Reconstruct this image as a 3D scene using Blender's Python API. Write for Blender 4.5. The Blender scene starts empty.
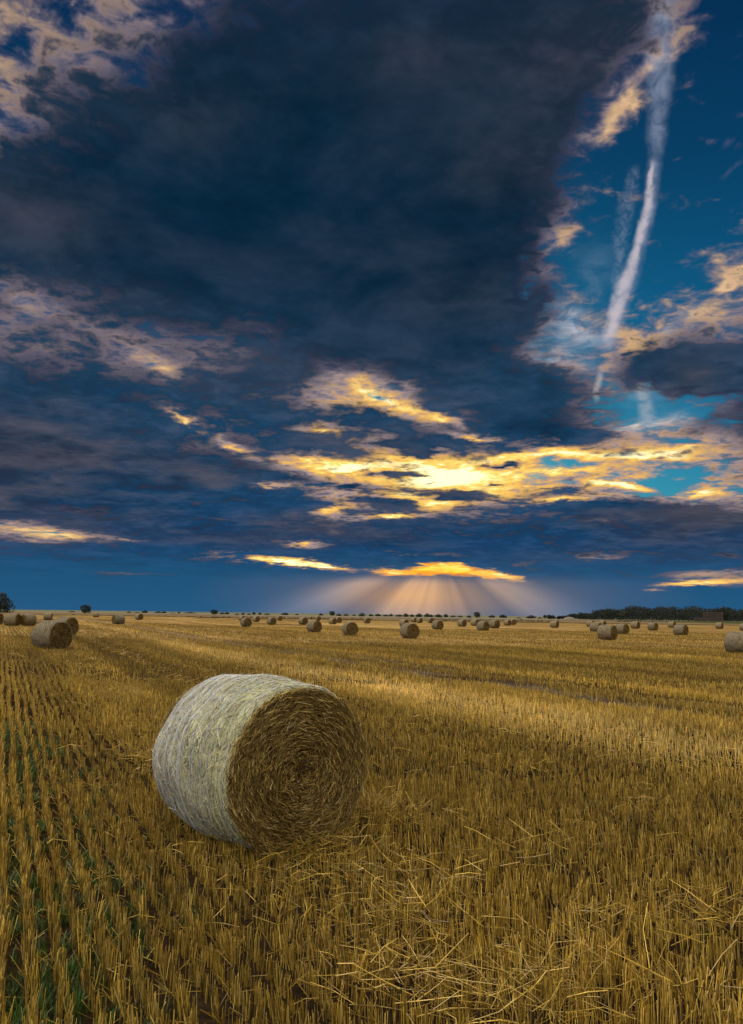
import bpy, bmesh, math, random
import numpy as np
from mathutils import Vector, Matrix

random.seed(7)
rng = np.random.default_rng(11)
SC = bpy.context.scene
COL = SC.collection
R = math.radians

# ------------------------------------------------------------------ camera
W, H, F = 743, 1024, 781.0
HORIZON, ROLL, CAM_H = 614.0, 0.75, 2.0
PITCH = math.atan((HORIZON - H / 2) / F)
_fw = Vector((0, math.cos(PITCH), math.sin(PITCH)))
_rt0 = Vector((1, 0, 0)); _up0 = _rt0.cross(_fw)
_c, _s = math.cos(R(ROLL)), math.sin(R(ROLL))
RT = _rt0 * _c + _up0 * _s
UP = _up0 * _c - _rt0 * _s
CAM = Vector((0, 0, CAM_H))
cam_data = bpy.data.cameras.new('camera')
cam = bpy.data.objects.new('camera', cam_data); COL.objects.link(cam)
cam.matrix_world = Matrix.Translation(CAM) @ Matrix((RT, UP, -_fw)).transposed().to_4x4()
cam_data.sensor_fit = 'VERTICAL'; cam_data.sensor_height = 24.0
cam_data.lens = 24.0 * F / H
cam_data.clip_start = 0.05; cam_data.clip_end = 20000
SC.camera = cam

def pix_dir(px, py):
    return (_fw * F + RT * (px - W / 2) + UP * (H / 2 - py)).normalized()

def pix_azel(px, py):
    d = pix_dir(px, py)
    return math.degrees(math.atan2(d.x, d.y)), math.degrees(math.asin(d.z))

def azel_pix(az, el):
    a, e = R(az), R(el)
    d = Vector((math.sin(a) * math.cos(e), math.cos(a) * math.cos(e), math.sin(e)))
    k = F / d.dot(_fw)
    return W / 2 + d.dot(RT) * k, H / 2 - d.dot(UP) * k

# ------------------------------------------------------------------ node helper
class N:
    """small wrapper so that node graphs read like formulas"""
    def __init__(s, tree): s.t = tree
    def node(s, kind, **kw):
        n = s.t.nodes.new(kind)
        for k, v in kw.items(): setattr(n, k, v)
        return n
    def put(s, sock, v):
        if hasattr(v, 'is_linked') or isinstance(v, bpy.types.NodeSocket): s.t.links.new(v, sock)
        elif v is not None: sock.default_value = v
    def m(s, op, a, b=None, c=None, clamp=False):
        n = s.node('ShaderNodeMath', operation=op, use_clamp=clamp)
        for i, v in enumerate((a, b, c)):
            if v is not None: s.put(n.inputs[i], v)
        return n.outputs[0]
    def add(s, a, b): return s.m('ADD', a, b)
    def sub(s, a, b): return s.m('SUBTRACT', a, b)
    def mul(s, a, b): return s.m('MULTIPLY', a, b)
    def mad(s, a, b, c): return s.m('MULTIPLY_ADD', a, b, c)
    def step(s, x, lo, hi, a=0.0, b=1.0, kind='SMOOTHSTEP'):
        n = s.node('ShaderNodeMapRange', interpolation_type=kind)
        s.put(n.inputs[0], x)
        s.put(n.inputs[1], lo); s.put(n.inputs[2], hi); s.put(n.inputs[3], a); s.put(n.inputs[4], b)
        return n.outputs[0]
    def vec(s, x, y, z=0.0):
        n = s.node('ShaderNodeCombineXYZ')
        for i, v in enumerate((x, y, z)): s.put(n.inputs[i], v)
        return n.outputs[0]
    def xyz(s, v):
        n = s.node('ShaderNodeSeparateXYZ'); s.put(n.inputs[0], v); return n.outputs
    def vm(s, op, a, b=None, scale=None):
        n = s.node('ShaderNodeVectorMath', operation=op)
        s.put(n.inputs[0], a)
        if b is not None: s.put(n.inputs[1], b)
        if scale is not None: s.put(n.inputs[3], scale)
        return n.outputs[1] if op in ('LENGTH', 'DOT_PRODUCT', 'DISTANCE') else n.outputs[0]
    def noise(s, v, scale, detail=4.0, rough=0.55, lac=2.0, dist=0.0, color=False, dims='3D'):
        n = s.node('ShaderNodeTexNoise', noise_dimensions=dims)
        s.put(n.inputs['Vector'], v); s.put(n.inputs['Scale'], scale)
        n.inputs['Detail'].default_value = detail; n.inputs['Roughness'].default_value = rough
        n.inputs['Lacunarity'].default_value = lac; s.put(n.inputs['Distortion'], dist)
        return n.outputs[1] if color else n.outputs[0]
    def mix(s, f, a, b, blend='MIX'):
        n = s.node('ShaderNodeMix', data_type='RGBA', blend_type=blend, clamp_factor=True)
        s.put(n.inputs[0], f)
        for i, v in ((6, a), (7, b)):
            if isinstance(v, (tuple, list)) and len(v) == 3: v = (*v, 1)
            s.put(n.inputs[i], v)
        return n.outputs[2]
    def ramp(s, f, stops, interp='LINEAR'):
        n = s.node('ShaderNodeValToRGB'); n.color_ramp.interpolation = interp
        e = n.color_ramp.elements
        while len(e) < len(stops): e.new(0.5)
        for k, (p, c) in zip(e, stops):
            k.position = p; k.color = (*c, 1) if len(c) == 3 else c
        s.put(n.inputs[0], f)
        return n.outputs[0]
    def curve(s, x, pts):
        n = s.node('ShaderNodeFloatCurve'); c = n.mapping.curves[0]
        fill_curve(c, pts); n.mapping.update(); s.put(n.inputs[1], x)
        return n.outputs[0]
    def blob(s, P, cx, cy, rx, ry, rot=0.0, kind='QUADRATIC_SPHERE'):
        mp = s.node('ShaderNodeMapping', vector_type='TEXTURE')
        s.put(mp.inputs[0], P)
        mp.inputs[1].default_value = (cx, cy, 0); mp.inputs[2].default_value = (0, 0, rot)
        mp.inputs[3].default_value = (rx, ry, 1)
        g = s.node('ShaderNodeTexGradient', gradient_type=kind)
        s.put(g.inputs[0], mp.outputs[0])
        return g.outputs[1]

def fill_curve(c, pts):
    pts = sorted(pts)
    while len(c.points) < len(pts): c.points.new(0.5, 0.5)
    for p, (x, y) in zip(c.points, pts):
        p.location = (x, y); p.handle_type = 'VECTOR'

# ------------------------------------------------------------------ sky
# Cloud cover by azimuth and elevation.  Each row: (picture-row the elevation is read at, deck cover, lit brightness)
MAP = [
 (  0, '222334577888888887400', '444444211111111234411'),
 ( 32, '223346888888888887200', '444432111111111234311'),
 ( 64, '233458889999998885100', '444321111111111123321'),
 ( 96, '245678999999999861110', '443221111111111123211'),
 (128, '456789999999999731000', '443221111111111122211'),
 (160, '678899999999999710000', '322111111111111222111'),
 (192, '889999999999999400000', '221111111111111221111'),
 (224, '999999999999999400001', '221111111111111421115'),
 (256, '778999999999999100013', '431111111111111322145'),
 (288, '556788999999998100124', '444311111111111333355'),
 (320, '555667769999997221233', '444433332111112456654'),
 (352, '666655556899995335766', '555555442222223345533'),
 (368, '887766667778996325787', '444444443342222443433'),
 (384, '888877787667889842478', '233344334564322333222'),
 (400, '888877776555799843116', '223344445675334432222'),
 (416, '888877787786679953117', '223345445666543333222'),
 (432, '888877778877778863226', '222345555565544434333'),
 (448, '888888877666667755446', '222334446667656766655'),
 (464, '888888875443454343324', '222223346778887655445'),
 (480, '888888776544333332113', '222223345679998654334'),
 (496, '888888888655445665314', '222222335668887666435'),
 (512, '888888888666667788888', '222333354566654433345'),
 (528, '556788888788888888888', '665433344444443333334'),
 (544, '678888887888888888888', '443333354444444433333'),
 (560, '888888888888888778887', '333335666666555444334'),
 (576, '888888888888888888655', '333333333333333433566'),
 (592, '888888888888888888888', '333333333333333333333'),
 (614, '888888888888888888888', '333333333333333333333'),
]
def map_at(k, px, py):
    ys = [r[0] for r in MAP]
    py = min(max(py, ys[0]), ys[-1]); i = max(j for j, y in enumerate(ys) if y <= py); i = min(i, len(ys) - 2)
    t = (py - ys[i]) / (ys[i + 1] - ys[i])
    x = min(max(px / W * 20, 0), 19.999); j = int(x); u = x - j
    v = lambda a, b: int(MAP[a][k][b])
    return ((v(i, j) * (1 - u) + v(i, j + 1) * u) * (1 - t) + (v(i + 1, j) * (1 - u) + v(i + 1, j + 1) * u) * t) / 9.0

SUN_AZ, SUN_EL = pix_azel(440, 548)

def build_world():
    w = bpy.data.worlds.new('World'); SC.world = w; w.use_nodes = True
    t = w.node_tree; t.nodes.clear(); g = N(t)
    tc = g.node('ShaderNodeTexCoord'); D = tc.outputs['Generated']
    x, y, z = g.xyz(D)
    deg = 180 / math.pi
    az = g.mul(g.m('ARCTAN2', x, y), deg)
    el = g.mul(g.m('ARCSINE', z), deg)
    zz = g.add(g.m('MAXIMUM', z, 0.0), 0.11)
    q = g.vec(g.m('DIVIDE', x, zz), g.m('DIVIDE', y, zz), 0.0)          # a flat cloud layer overhead
    # domain warp
    wn = g.xyz(g.noise(q, 1.6, 5, 0.6, color=True))
    wamp = g.step(el, 0.5, 22, 0.5, 2.6, 'LINEAR')
    az_w = g.mad(g.sub(wn[0], 0.5), g.mul(wamp, 2.6), az)
    el_w = g.mad(g.sub(wn[1], 0.5), g.mul(wamp, 1.5), el)
    wn2 = g.xyz(g.noise(q, 8.0, 4, 0.6, color=True))
    az_w = g.mad(g.sub(wn2[0], 0.5), 2.2, az_w); el_w = g.mad(g.sub(wn2[1], 0.5), g.step(el, 0.5, 22, .25, 1.6, 'LINEAR'), el_w)
    Pm = g.vec(g.mad(g.sub(wn2[0], 0.5), 2.6, g.mad(g.sub(wn[0], 0.5), 1.5, az)), g.mad(g.sub(wn2[1], 0.5), g.step(el, 0.5, 22, .35, 2.0, 'LINEAR'), g.mad(g.sub(wn[1], 0.5), g.step(el, 0.5, 22, .2, 1.2, 'LINEAR'), el)))
    P = g.vec(az_w, el_w); P0 = g.vec(az, el)
    # --- rows of cover (R) and brightness (G)
    rows = []
    for r in MAP: rows.append(pix_azel(W / 2, r[0])[1])
    rows[-1] = -3.0
    tt = g.step(az_w, -32, 32, 0, 1, 'LINEAR')
    tcol = g.vec(tt, tt, tt)
    acc = None
    for i, e in enumerate(rows):
        n = g.node('ShaderNodeRGBCurve')
        for ch, k in ((0, 1), (1, 2)):
            pts = []
            for j in range(27):
                a = -32 + 64 * j / 26
                px, py = azel_pix(a, e)
                pts.append((j / 26, map_at(k, px, py)))
            fill_curve(n.mapping.curves[ch], pts)
        n.mapping.update(); g.put(n.inputs[1], tcol)
        up = rows[i - 1] if i else None; dn = rows[i + 1] if i < len(rows) - 1 else None
        wt = None
        if up is not None: wt = g.step(el_w, e, up, 1, 0)
        if dn is not None:
            b = g.step(el_w, dn, e, 0, 1); wt = b if wt is None else g.mul(wt, b)
        s = g.vm('SCALE', n.outputs[0], scale=wt)
        if i % 5 == 4:
            nn = g.node('ShaderNodeVectorMath', operation='MULTIPLY_ADD'); g.put(nn.inputs[0], acc); nn.inputs[1].default_value = (1e-7, 0, 0); g.put(nn.inputs[2], tcol); tcol = nn.outputs[0]
        acc = s if acc is None else g.vm('ADD', acc, s)
    cv, gl, _ = g.xyz(acc)
    # unseen sky outside the frame: invented broken cloud, brightened below as fill light
    inside = g.mul(g.step(g.m('ABSOLUTE', az), 35, 58, 1, 0), g.mul(g.step(el, 41.5, 54, 1, 0), g.step(y, -0.1, 0.25)))
    big = g.noise(q, 0.9, 3, 0.5)
    cv = g.add(g.mul(cv, inside), g.mul(g.sub(1.0, inside), g.step(big, 0.35, 0.7, 0.25, 0.8, 'LINEAR')))
    gl = g.add(g.mul(gl, inside), g.mul(g.sub(1.0, inside), OUT_GLOW))
    # --- streaks and gaps with a shape of their own
    def px_blob(px, py, rx, ry, rot=0.0, base=P):
        a0, e0 = pix_azel(px, py)
        c = math.cos(rot); s_ = math.sin(rot)
        a1, e1 = pix_azel(px + rx * c, py - rx * s_)
        a2, e2 = pix_azel(px + ry * s_, py + ry * c)
        return g.blob(base, a0, e0, max(math.hypot(a1 - a0, e1 - e0), .02), max(math.hypot(a2 - a0, e2 - e0), .02), rot)
    def after(vec, acc_):
        # lets the shader compiler finish one batch of blobs before the next (keeps its stack small)
        n = g.node('ShaderNodeVectorMath', operation='MULTIPLY_ADD')
        g.put(n.inputs[0], acc_); n.inputs[1].default_value = (0, 0, 1e-7); g.put(n.inputs[2], vec)
        return n.outputs[0]
    both = g.vec(cv, gl, 0.0)
    for k_, (px, py, rx, ry, rot, dc, dg) in enumerate(STREAKS):
        if k_ % 6 == 0: Pm = after(Pm, both)
        b = px_blob(px, py, rx, ry, R(rot), Pm)
        n = g.node('ShaderNodeVectorMath', operation='MULTIPLY_ADD')          # one chain carries cover and light together
        g.put(n.inputs[0], b); n.inputs[1].default_value = (dc, dg, 0); g.put(n.inputs[2], both); both = n.outputs[0]
    cv, gl, _ = g.xyz(both)
    # --- cloud texture
    f1 = g.noise(q, 2.3, 8, 0.6, dist=0.3)
    f2 = g.noise(g.vm('ADD', q, (3.1, 7.7, 2.0)), 6.5, 6, 0.58, dist=0.5)
    amp = g.mul(g.step(el, 1.2, 4.5, 0.03, 1.0), g.step(cv, 0.85, 1.0, 1.0, 0.45, 'LINEAR'))
    f3 = g.noise(g.vm('ADD', q, (1.7, 2.9, 5.0)), 17.0, 4, 0.6, dist=0.4)
    f1c = g.mul(g.sub(f1, 0.5), amp); f2c = g.mul(g.mad(g.sub(f3, 0.5), g.step(el, 14, 27, .5, 1.15, 'LINEAR'), g.sub(f2, 0.5)), amp)
    dens = g.add(g.mad(f1c, 1.5, cv), g.mul(f2c, 1.05))
    a_deck = g.step(dens, 0.42, 0.68)
    core = g.step(dens, 0.47, 0.82)
    # --- colours
    sky = g.node('ShaderNodeTexSky', sky_type='NISHITA', sun_disc=False)
    sky.sun_elevation = R(SUN_EL); sky.sun_rotation = R(SUN_AZ); sky.altitude = 100
    clear = g.mix(1.0, g.vm('SCALE', sky.outputs[0], scale=SKY_STRENGTH), SKY_TINT, 'MULTIPLY')
    clear = g.vm('ADD', clear, g.vm('MULTIPLY', g.vec(1., 1., 1.), g.ramp(g.m('DIVIDE', el, 60.0, clamp=True), CLEAR_ADD)))
    gold = px_blob(435, 482, 200, 60, base=P)
    clear = g.mix(g.step(gold, 0.05, 0.8, 0, 1), clear, (1.2, .80, .26))
    clear = g.mix(g.step(px_blob(440, 572, 200, 26, base=P), 0.02, 0.4, 0, 1), clear, (1.15, .62, .08))
    # puffs lit by the low sun
    lit_t = g.add(gl, g.add(g.mul(f2c, 1.3), g.mul(f1c, 0.6)))
    warm = g.step(g.vm('DISTANCE', g.vm('MULTIPLY', P0, (0.6, 1.15, 0)), (SUN_AZ * 0.6, SUN_EL * 1.15, 0)), 8, 22, 1, 0)
    lit_col = g.mix(warm, g.ramp(lit_t, LIT_COOL), g.ramp(lit_t, LIT))
    lit_col = g.mix(g.mul(px_blob(440, 574, 130, 24, base=P), 1.6), lit_col, g.mix(1.0, lit_col, (1.15, .66, .10), 'MULTIPLY'))
    lit_col = g.vm('SCALE', lit_col, scale=2.0)
    a_lit = g.step(g.add(g.mad(f2c, 1.3, g.mul(f1c, 1.0)), g.mad(cv, 1.2, g.mul(gl, 0.50))), g.step(el, 12, 24, .36, .27), g.step(el, 12, 24, .76, .92))
    col = g.mix(a_lit, clear, lit_col)
    # contrails
    vt = g.step(el, 0, 42, 0, 1, 'LINEAR')
    def trail(pts, width_pts, strength, tex_scale, lo, hi, color):
        nonlocal col
        ctr = g.curve(vt, [(pix_azel(px, py)[1] / 42, (pix_azel(px, py)[0] + 5) / 40) for px, py in pts])
        wid = g.curve(vt, [(pix_azel(W / 2, py)[1] / 42, v) for py, v in width_pts])
        d = g.sub(az_c, g.mad(ctr, 40, -5.0))
        k = g.m('DIVIDE', g.m('ABSOLUTE', d), g.m('MAXIMUM', g.mul(wid, 4.0), 0.02))
        body = g.step(k, 0.1, 1.0, 1, 0)
        tx = g.step(g.noise(g.vec(g.mul(az, 1.0), g.mul(el, 1.0)), tex_scale, 5, 0.6, dist=0.6), lo, hi, 0.15, 1)
        rng_ = g.mul(g.step(el, pix_azel(*pts[-1])[1] - .4, pix_azel(*pts[-1])[1] + .6), g.step(el, pix_azel(*pts[0])[1] - .5, pix_azel(*pts[0])[1] + .5, 1, 0))
        col = g.mix(g.mul(g.mul(g.mul(body, tx), rng_), strength), col, color)
    fine = g.noise(P0, 0.55, 4, 0.6)
    az_c = g.mad(g.sub(fine, 0.5), 0.9, az)
    trail([(662, -20), (661, 60), (657, 130), (655, 165), (650, 205), (640, 245), (628, 280), (618, 310), (611, 335), (606, 352)],
          [(-20, .45), (80, .38), (140, .26), (200, .17), (250, .19), (300, .25), (352, .2)], 0.62, 0.8, .22, .7, (.28, .33, .46))
    trail([(653, 165), (648, 205), (637, 245), (626, 280), (616, 310), (609, 340)],
          [(165, .06), (205, .09), (300, .17), (340, .16)], 0.85, 1.2, .15, .6, (.56, .50, .55))
    trail([(634, 170), (628, 200), (620, 240), (617, 275), (615, 310)],
          [(170, .12), (230, .22), (310, .08)], 0.30, 2.0, .36, .68, (.30, .36, .46))
    trail([(600, 372), (598, 385), (596, 400)], [(372, .09), (400, .09)], 0.4, 2.0, .2, .6, (.7, .62, .55))
    trail([(640, 385), (645, 400), (648, 428)], [(385, .16), (428, .2)], 0.5, 1.3, .3, .7, (.5, .5, .52))
    # wisps: white veils over the clear patch
    for (px, py, rx, ry, rot, k, c) in WISPS:
        b = g.mul(px_blob(px, py, rx, ry, R(rot)), g.step(g.noise(q, 9.0, 6, 0.62, dist=0.8), 0.36, 0.68, 0.1, 1))
        col = g.mix(g.mul(b, k), col, c)
    # dark deck
    dark = g.ramp(g.m('DIVIDE', el, 45.0, clamp=True), DARK)
    mauve = g.mul(g.step(g.add(g.mad(g.sub(f1, 0.5), 0.9, g.noise(q, 0.8, 2, 0.45)), g.mul(g.sub(f2, .5), .35)), 0.38, 0.72), g.mul(g.step(el, 12, 20, .9, MAUVE_K, 'LINEAR'), g.step(el, 2.5, 7)))
    lumps = g.mul(px_blob(695, 375, 110, 75), .85)
    for (px, py, rx, ry, k) in ((510, 165, 150, 70, .60), (560, 60, 120, 95, .75), (40, 215, 150, 70, .45), (190, 120, 130, 90, .35), (130, 290, 150, 50, .4), (470, 300, 120, 50, .3), (430, 60, 120, 60, .35)):
        lumps = g.mad(px_blob(px, py, rx, ry), k, lumps)
    lumps = g.mul(lumps, g.step(g.mad(f2c, .8, f1), .3, .65, .2, .95, 'LINEAR'))
    dark = g.mix(g.m('ADD', mauve, lumps, clamp=True), dark, MAUVE)
    shade = g.step(g.mad(f2c, .7, f1), 0.28, 0.72, g.step(el, 14, 24, .5, .75, 'LINEAR'), g.step(el, 14, 24, 1.6, 1.35, 'LINEAR'), 'LINEAR')
    shade = g.add(1.0, g.mul(g.sub(shade, 1.0), g.step(el, 1.0, 6.5)))
    dark = g.vm('SCALE', dark, scale=shade)
    edge_t = g.mul(g.mad(f2c, .7, gl), 0.86)
    edge = g.vm('SCALE', g.mix(warm, g.ramp(edge_t, LIT_COOL), g.ramp(edge_t, LIT)), scale=1.4)
    deck = g.mix(core, edge, dark)
    col = g.mix(a_deck, col, deck)
    # low glow round the hidden sun and the beams under the cloud
    sa, se = SUN_AZ, SUN_EL
    du = g.mul(g.sub(az, sa), 1.0); dv = g.sub(se, el)
    th = g.mul(g.m('ARCTAN2', du, g.m('MAXIMUM', dv, 0.02)), deg)      # 0 = straight down, + = right
    halo = g.blob(P0, sa, pix_azel(440, 597)[1], 18, 3.4, kind='SPHERICAL')
    halo2 = px_blob(405, 596, 130, 34, base=P0)
    col = g.mix(g.mul(g.m('MULTIPLY', halo, .75, clamp=True), g.step(el, 2.2, 3.3, 1, .15)), col, g.mix(g.step(halo, .2, .75), (.14, .15, .22), (.25, .19, .17)))
    col = g.mix(g.mul(g.mul(halo2, .5), g.step(el, 2.1, 3.0, 1, 0)), col, (.62, .29, .07))
    beam = g.curve(g.step(th, -90, 90, 0, 1, 'LINEAR'), [((a + 90) / 180, v) for a, v in BEAMS])
    beam = g.mul(beam, g.step(g.noise(g.vec(g.mul(th, 0.09), 0.0, 0.0), 1.0, 2, 0.5), 0.3, 0.7, 0.85, 1.1))
    rad = g.m('SQRT', g.add(g.mul(du, du), g.mul(dv, dv)))
    low = g.mul(g.step(el, 2.1, 3.1, 1, 0), g.step(rad, 2.0, 16.0, 1.0, 0.15))
    bcol = g.ramp(g.m('DIVIDE', rad, 10.0, clamp=True), [(0, (.62, .30, .05)), (.3, (.52, .27, .09)), (.55, (.38, .22, .10)), (1, (.22, .19, .18))])
    col = g.vm('ADD', col, g.vm('SCALE', bcol, scale=g.mul(g.mul(beam, low), 0.95)))
    
    # unseen sky behind and overhead, made brighter to light the field, mostly from left
    lum = g.add(g.mul(inside, 1.0), g.mul(g.sub(1.0, inside), 1.0))
    col = g.vm('SCALE', col, scale=lum)
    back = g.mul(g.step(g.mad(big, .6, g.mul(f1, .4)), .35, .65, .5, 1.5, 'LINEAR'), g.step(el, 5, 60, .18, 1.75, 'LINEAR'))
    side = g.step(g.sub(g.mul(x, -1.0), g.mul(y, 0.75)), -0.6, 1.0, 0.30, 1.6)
    col = g.mix(g.sub(1.0, inside), col, g.vm('SCALE', BACK_FILL_SOCK(g), scale=g.mul(back, side)))
    col = g.mix(g.step(el, -1.5, -0.3, 1, 0), col, (.05, .06, .07))
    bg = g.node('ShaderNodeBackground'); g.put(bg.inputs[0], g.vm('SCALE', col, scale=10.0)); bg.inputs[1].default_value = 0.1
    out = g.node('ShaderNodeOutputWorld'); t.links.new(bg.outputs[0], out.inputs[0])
    w.cycles.sampling_method = 'MANUAL'; w.cycles.sample_map_resolution = 512

def BACK_FILL_SOCK(g):
    n = g.node('ShaderNodeRGB'); n.outputs[0].default_value = (*BACK_FILL, 1); return n.outputs[0]

BACK_FILL = (1.55, 1.43, 1.28)  # added fill: colour of the brightened unseen sky that lights the field
OUT_GLOW = 0.45
SKY_STRENGTH = 0.05
SKY_TINT = (0.03, 0.36, 0.80)
CLEAR_ADD = [(0, (.02, .10, .19)), (.12, (.02, .13, .22)), (.3, (.0, .050, .12)), (.5, (.0, .012, .035)), (.66, (.0, .0, .012)), (1, (.0, .0, .01))]
LIT = [(0, (.008, .016, .035)), (.2, (.022, .026, .045)), (.36, (.075, .066, .085)), (.5, (.19, .145, .142)), (.63, (.33, .19, .085)), (.75, (.5, .285, .055)), (.88, (.58, .42, .11)), (1, (.75, .65, .36))]
DARK = [(0, (.018, .10, .22)), (.055, (.014, .085, .19)), (.11, (.010, .050, .13)), (.2, (.009, .050, .118)), (.38, (.010, .040, .085)), (.55, (.002, .020, .047)), (.8, (.003, .019, .042)), (1, (.011, .025, .055))]
LIT_COOL = [(0, (.008, .016, .035)), (.2, (.022, .026, .048)), (.36, (.06, .056, .08)), (.5, (.125, .098, .11)), (.65, (.22, .15, .105)), (.8, (.34, .22, .125)), (1, (.42, .28, .17))]
MAUVE = (.050, .051, .071)
MAUVE_K = 0.26
STREAKS = [
 (70, 452, 110, 7, -3, -.22, .08), (170, 500, 120, 6, -3, -.22, .08), (60, 405, 90, 9, -8, -.2, .06), (230, 520, 90, 5, 0, -.22, .1), (640, 540, 110, 5, 0, -.2, .06), (600, 520, 90, 6, 3, -.2, .05), (120, 573, 110, 4, 0, -.3, .1),
 (305, 462, 55, 8, -4, -.35, .3), (345, 468, 60, 8, 4, -.45, .4), (540, 453, 90, 8, 2, -.45, .4), (475, 436, 60, 7, -6, -.45, .35), (395, 516, 60, 6, 0, -.45, .3), (560, 500, 60, 6, 4, -.35, .3), (270, 485, 60, 6, 0, -.35, .25), (420, 442, 90, 8, 4, .55, -.15), (375, 500, 60, 6, -3, .5, -.1), (280, 476, 70, 6, -4, .4, -.1), (310, 445, 45, 6, -6, .4, -.1), (590, 436, 70, 9, -3, .45, -.1), (535, 428, 60, 10, 0, .4, -.1),
 (650, 488, 80, 16, 3, -.25, -.35), (572, 460, 50, 10, 0, -.3, -.4), (700, 472, 55, 13, 0, -.2, -.3), (640, 405, 45, 30, 0, -.2, -.3), (620, 484, 50, 6, -8, .12, .45), (620, 456, 170, 10, -1, .2, .6), (705, 492, 45, 12, 6, .35, .6), (628, 487, 55, 8, -6, .3, .6), (690, 445, 70, 8, 3, .15, .4),  # centre px, half sizes px, tilt, cover change, light change
 (55, 533, 110, 13, -4, -.50, .35), (130, 540, 60, 6, -5, -.35, .25),
 (285, 562, 90, 9, -5, -.8, .5), (330, 567, 50, 7, -8, -.6, .45), (300, 544, 40, 6, 0, -.5, .4),
 (396, 573, 50, 9, -4, -.9, .6), (440, 569, 60, 14, 3, -1.0, .85), (480, 574, 50, 9, -4, -.9, .6), (440, 560, 90, 5, 0, .4, -.1), (425, 577, 40, 4, 0, .35, 0), (505, 577, 50, 9, -12, -.8, .55), (400, 545, 40, 6, -4, .3, 0),
 (695, 583, 95, 4.5, 2, -.65, .45), (655, 590, 30, 4, 0, -.4, .28), (600, 558, 70, 9, 3, -.25, .12),
 (445, 477, 58, 17, 0, -.35, .42), (440, 505, 60, 10, 0, -.25, .2), (385, 400, 75, 15, -24, -.55, .4), (440, 418, 40, 8, -15, -.5, .35),
 (325, 432, 55, 16, 0, -.4, .38), (330, 510, 40, 8, 8, -.45, .4), (560, 470, 60, 12, 0, -.2, .15),
 (610, 485, 60, 8, -6, -.1, .2), (660, 455, 110, 14, 0, -.12, .18), (700, 492, 30, 10, 10, -.2, .15),
 (182, 418, 50, 11, -28, -.45, .42), (235, 448, 50, 9, -22, -.4, .38), (160, 365, 55, 20, -20, -.35, .3), (30, 300, 50, 30, 0, -.2, .1),
 (455, 497, 55, 9, 0, .8, -.2), (505, 467, 50, 7, 4, .75, -.2), (395, 474, 60, 7, -3, .7, -.2), (352, 486, 60, 9, -3, .6, -.2), (420, 452, 50, 7, 5, .5, -.2), (570, 478, 40, 4, 0, .4, -.1), (400, 505, 40, 5, 0, .5, -.1), (500, 486, 30, 4, 0, .5, -.1), (620, 505, 120, 10, 0, .3, -.1),
 (650, 66, 30, 20, 50, .18, .5), (632, 90, 42, 28, 50, .25, .7), (603, 128, 44, 28, 50, .25, .7), (612, 112, 40, 24, 50, .1, .3), (563, 230, 30, 28, -20, .25, .5), (725, 285, 55, 24, 25, .22, .45), (675, 368, 110, 44, -10, .55, -.15), (640, 345, 50, 18, -15, .2, .3), (600, 65, 30, 50, -25, .0, .22),
]
WISPS = [
 (572, 322, 70, 26, -35, 1.3, (.50, .52, .60)), (555, 355, 65, 50, 30, 1.2, (.42, .45, .52)), (648, 425, 80, 14, 6, 1.5, (.62, .56, .54)),
 (590, 270, 40, 60, 0, .35, (.18, .28, .38)), (690, 315, 40, 16, 30, .7, (.42, .44, .50)), (640, 390, 60, 30, -30, .45, (.3, .38, .44)),
 (727, 142, 14, 5, 35, .5, (.2, .2, .3)), (733, 165, 16, 5, 30, .5, (.2, .2, .3)),
]
BEAMS = [(-90, .0), (-74, .05), (-72, .3), (-67, 1.15), (-62, 1.0), (-56, .2), (-50, .18), (-47, .35), (-40, .95), (-33, 1.0), (-28, .75), (-21, 1.0), (-15, .75), (-9, .9), (-2, .62), (5, .5), (12, .35), (20, .38), (26, .12), (34, .2), (47, .08), (55, .75), (60, .8), (65, .5), (71, .03), (90, 0)]
build_world()
# ------------------------------------------------------------------ sun
sun_d = bpy.data.lights.new('sun', 'SUN'); sun_d.energy = SUN_POWER = 2.0; sun_d.angle = R(11); sun_d.color = (1.0, .74, .45)
sun = bpy.data.objects.new('sun', sun_d); COL.objects.link(sun)
_sa, _se = R(SUN_AZ), R(SUN_EL + 6)
_to = Vector((math.sin(_sa) * math.cos(_se), math.cos(_sa) * math.cos(_se), math.sin(_se)))
sun.rotation_euler = _to.to_track_quat('Z', 'Y').to_euler(); sun.location = (0, 0, 40)

# ------------------------------------------------------------------ terrain
ROW_AZ = -25.1
RV = np.array([math.sin(R(ROW_AZ)), math.cos(R(ROW_AZ))])           # along the drilled rows
NV = np.array([math.cos(R(ROW_AZ)), -math.sin(R(ROW_AZ))])          # across the rows, to the right

def smooth(x, a, b):
    t = np.clip((x - a) / (b - a), 0, 1); return t * t * (3 - 2 * t)

_waves = [(rng.uniform(0, 6.28), rng.uniform(0, 6.28), L, a) for L, a in ((23., .05), (13., .035), (7.5, .03), (4.3, .022), (2.4, .016), (1.3, .012))]
def value(x, y, L, seed):
    """cheap smooth pseudo noise, -1..1"""
    k = 2 * math.pi / L
    return (np.sin(x * k + seed) * np.cos(y * k * .83 + seed * 1.7) + np.sin((x + y) * k * .61 + seed * 2.3) * np.cos((x - y) * k * .47 + seed * .6)) * .5
def terrain(x, y):
    x = np.asarray(x, float); y = np.asarray(y, float)
    t = -x - 0.2 * y
    z = 0.30 * smooth(t, 0, 9)
    for i, (a, b, L, amp) in enumerate(_waves):
        z = z + amp * value(x, y, L, a + b)
    s = x * NV[0] + y * NV[1]
    z = z - 0.07 * np.exp(-((s - 13.3) / .8) ** 2) - .05 * np.exp(-((s - 15.2) / .5) ** 2)
    return z
Z0 = float(terrain(0, 0))
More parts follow.
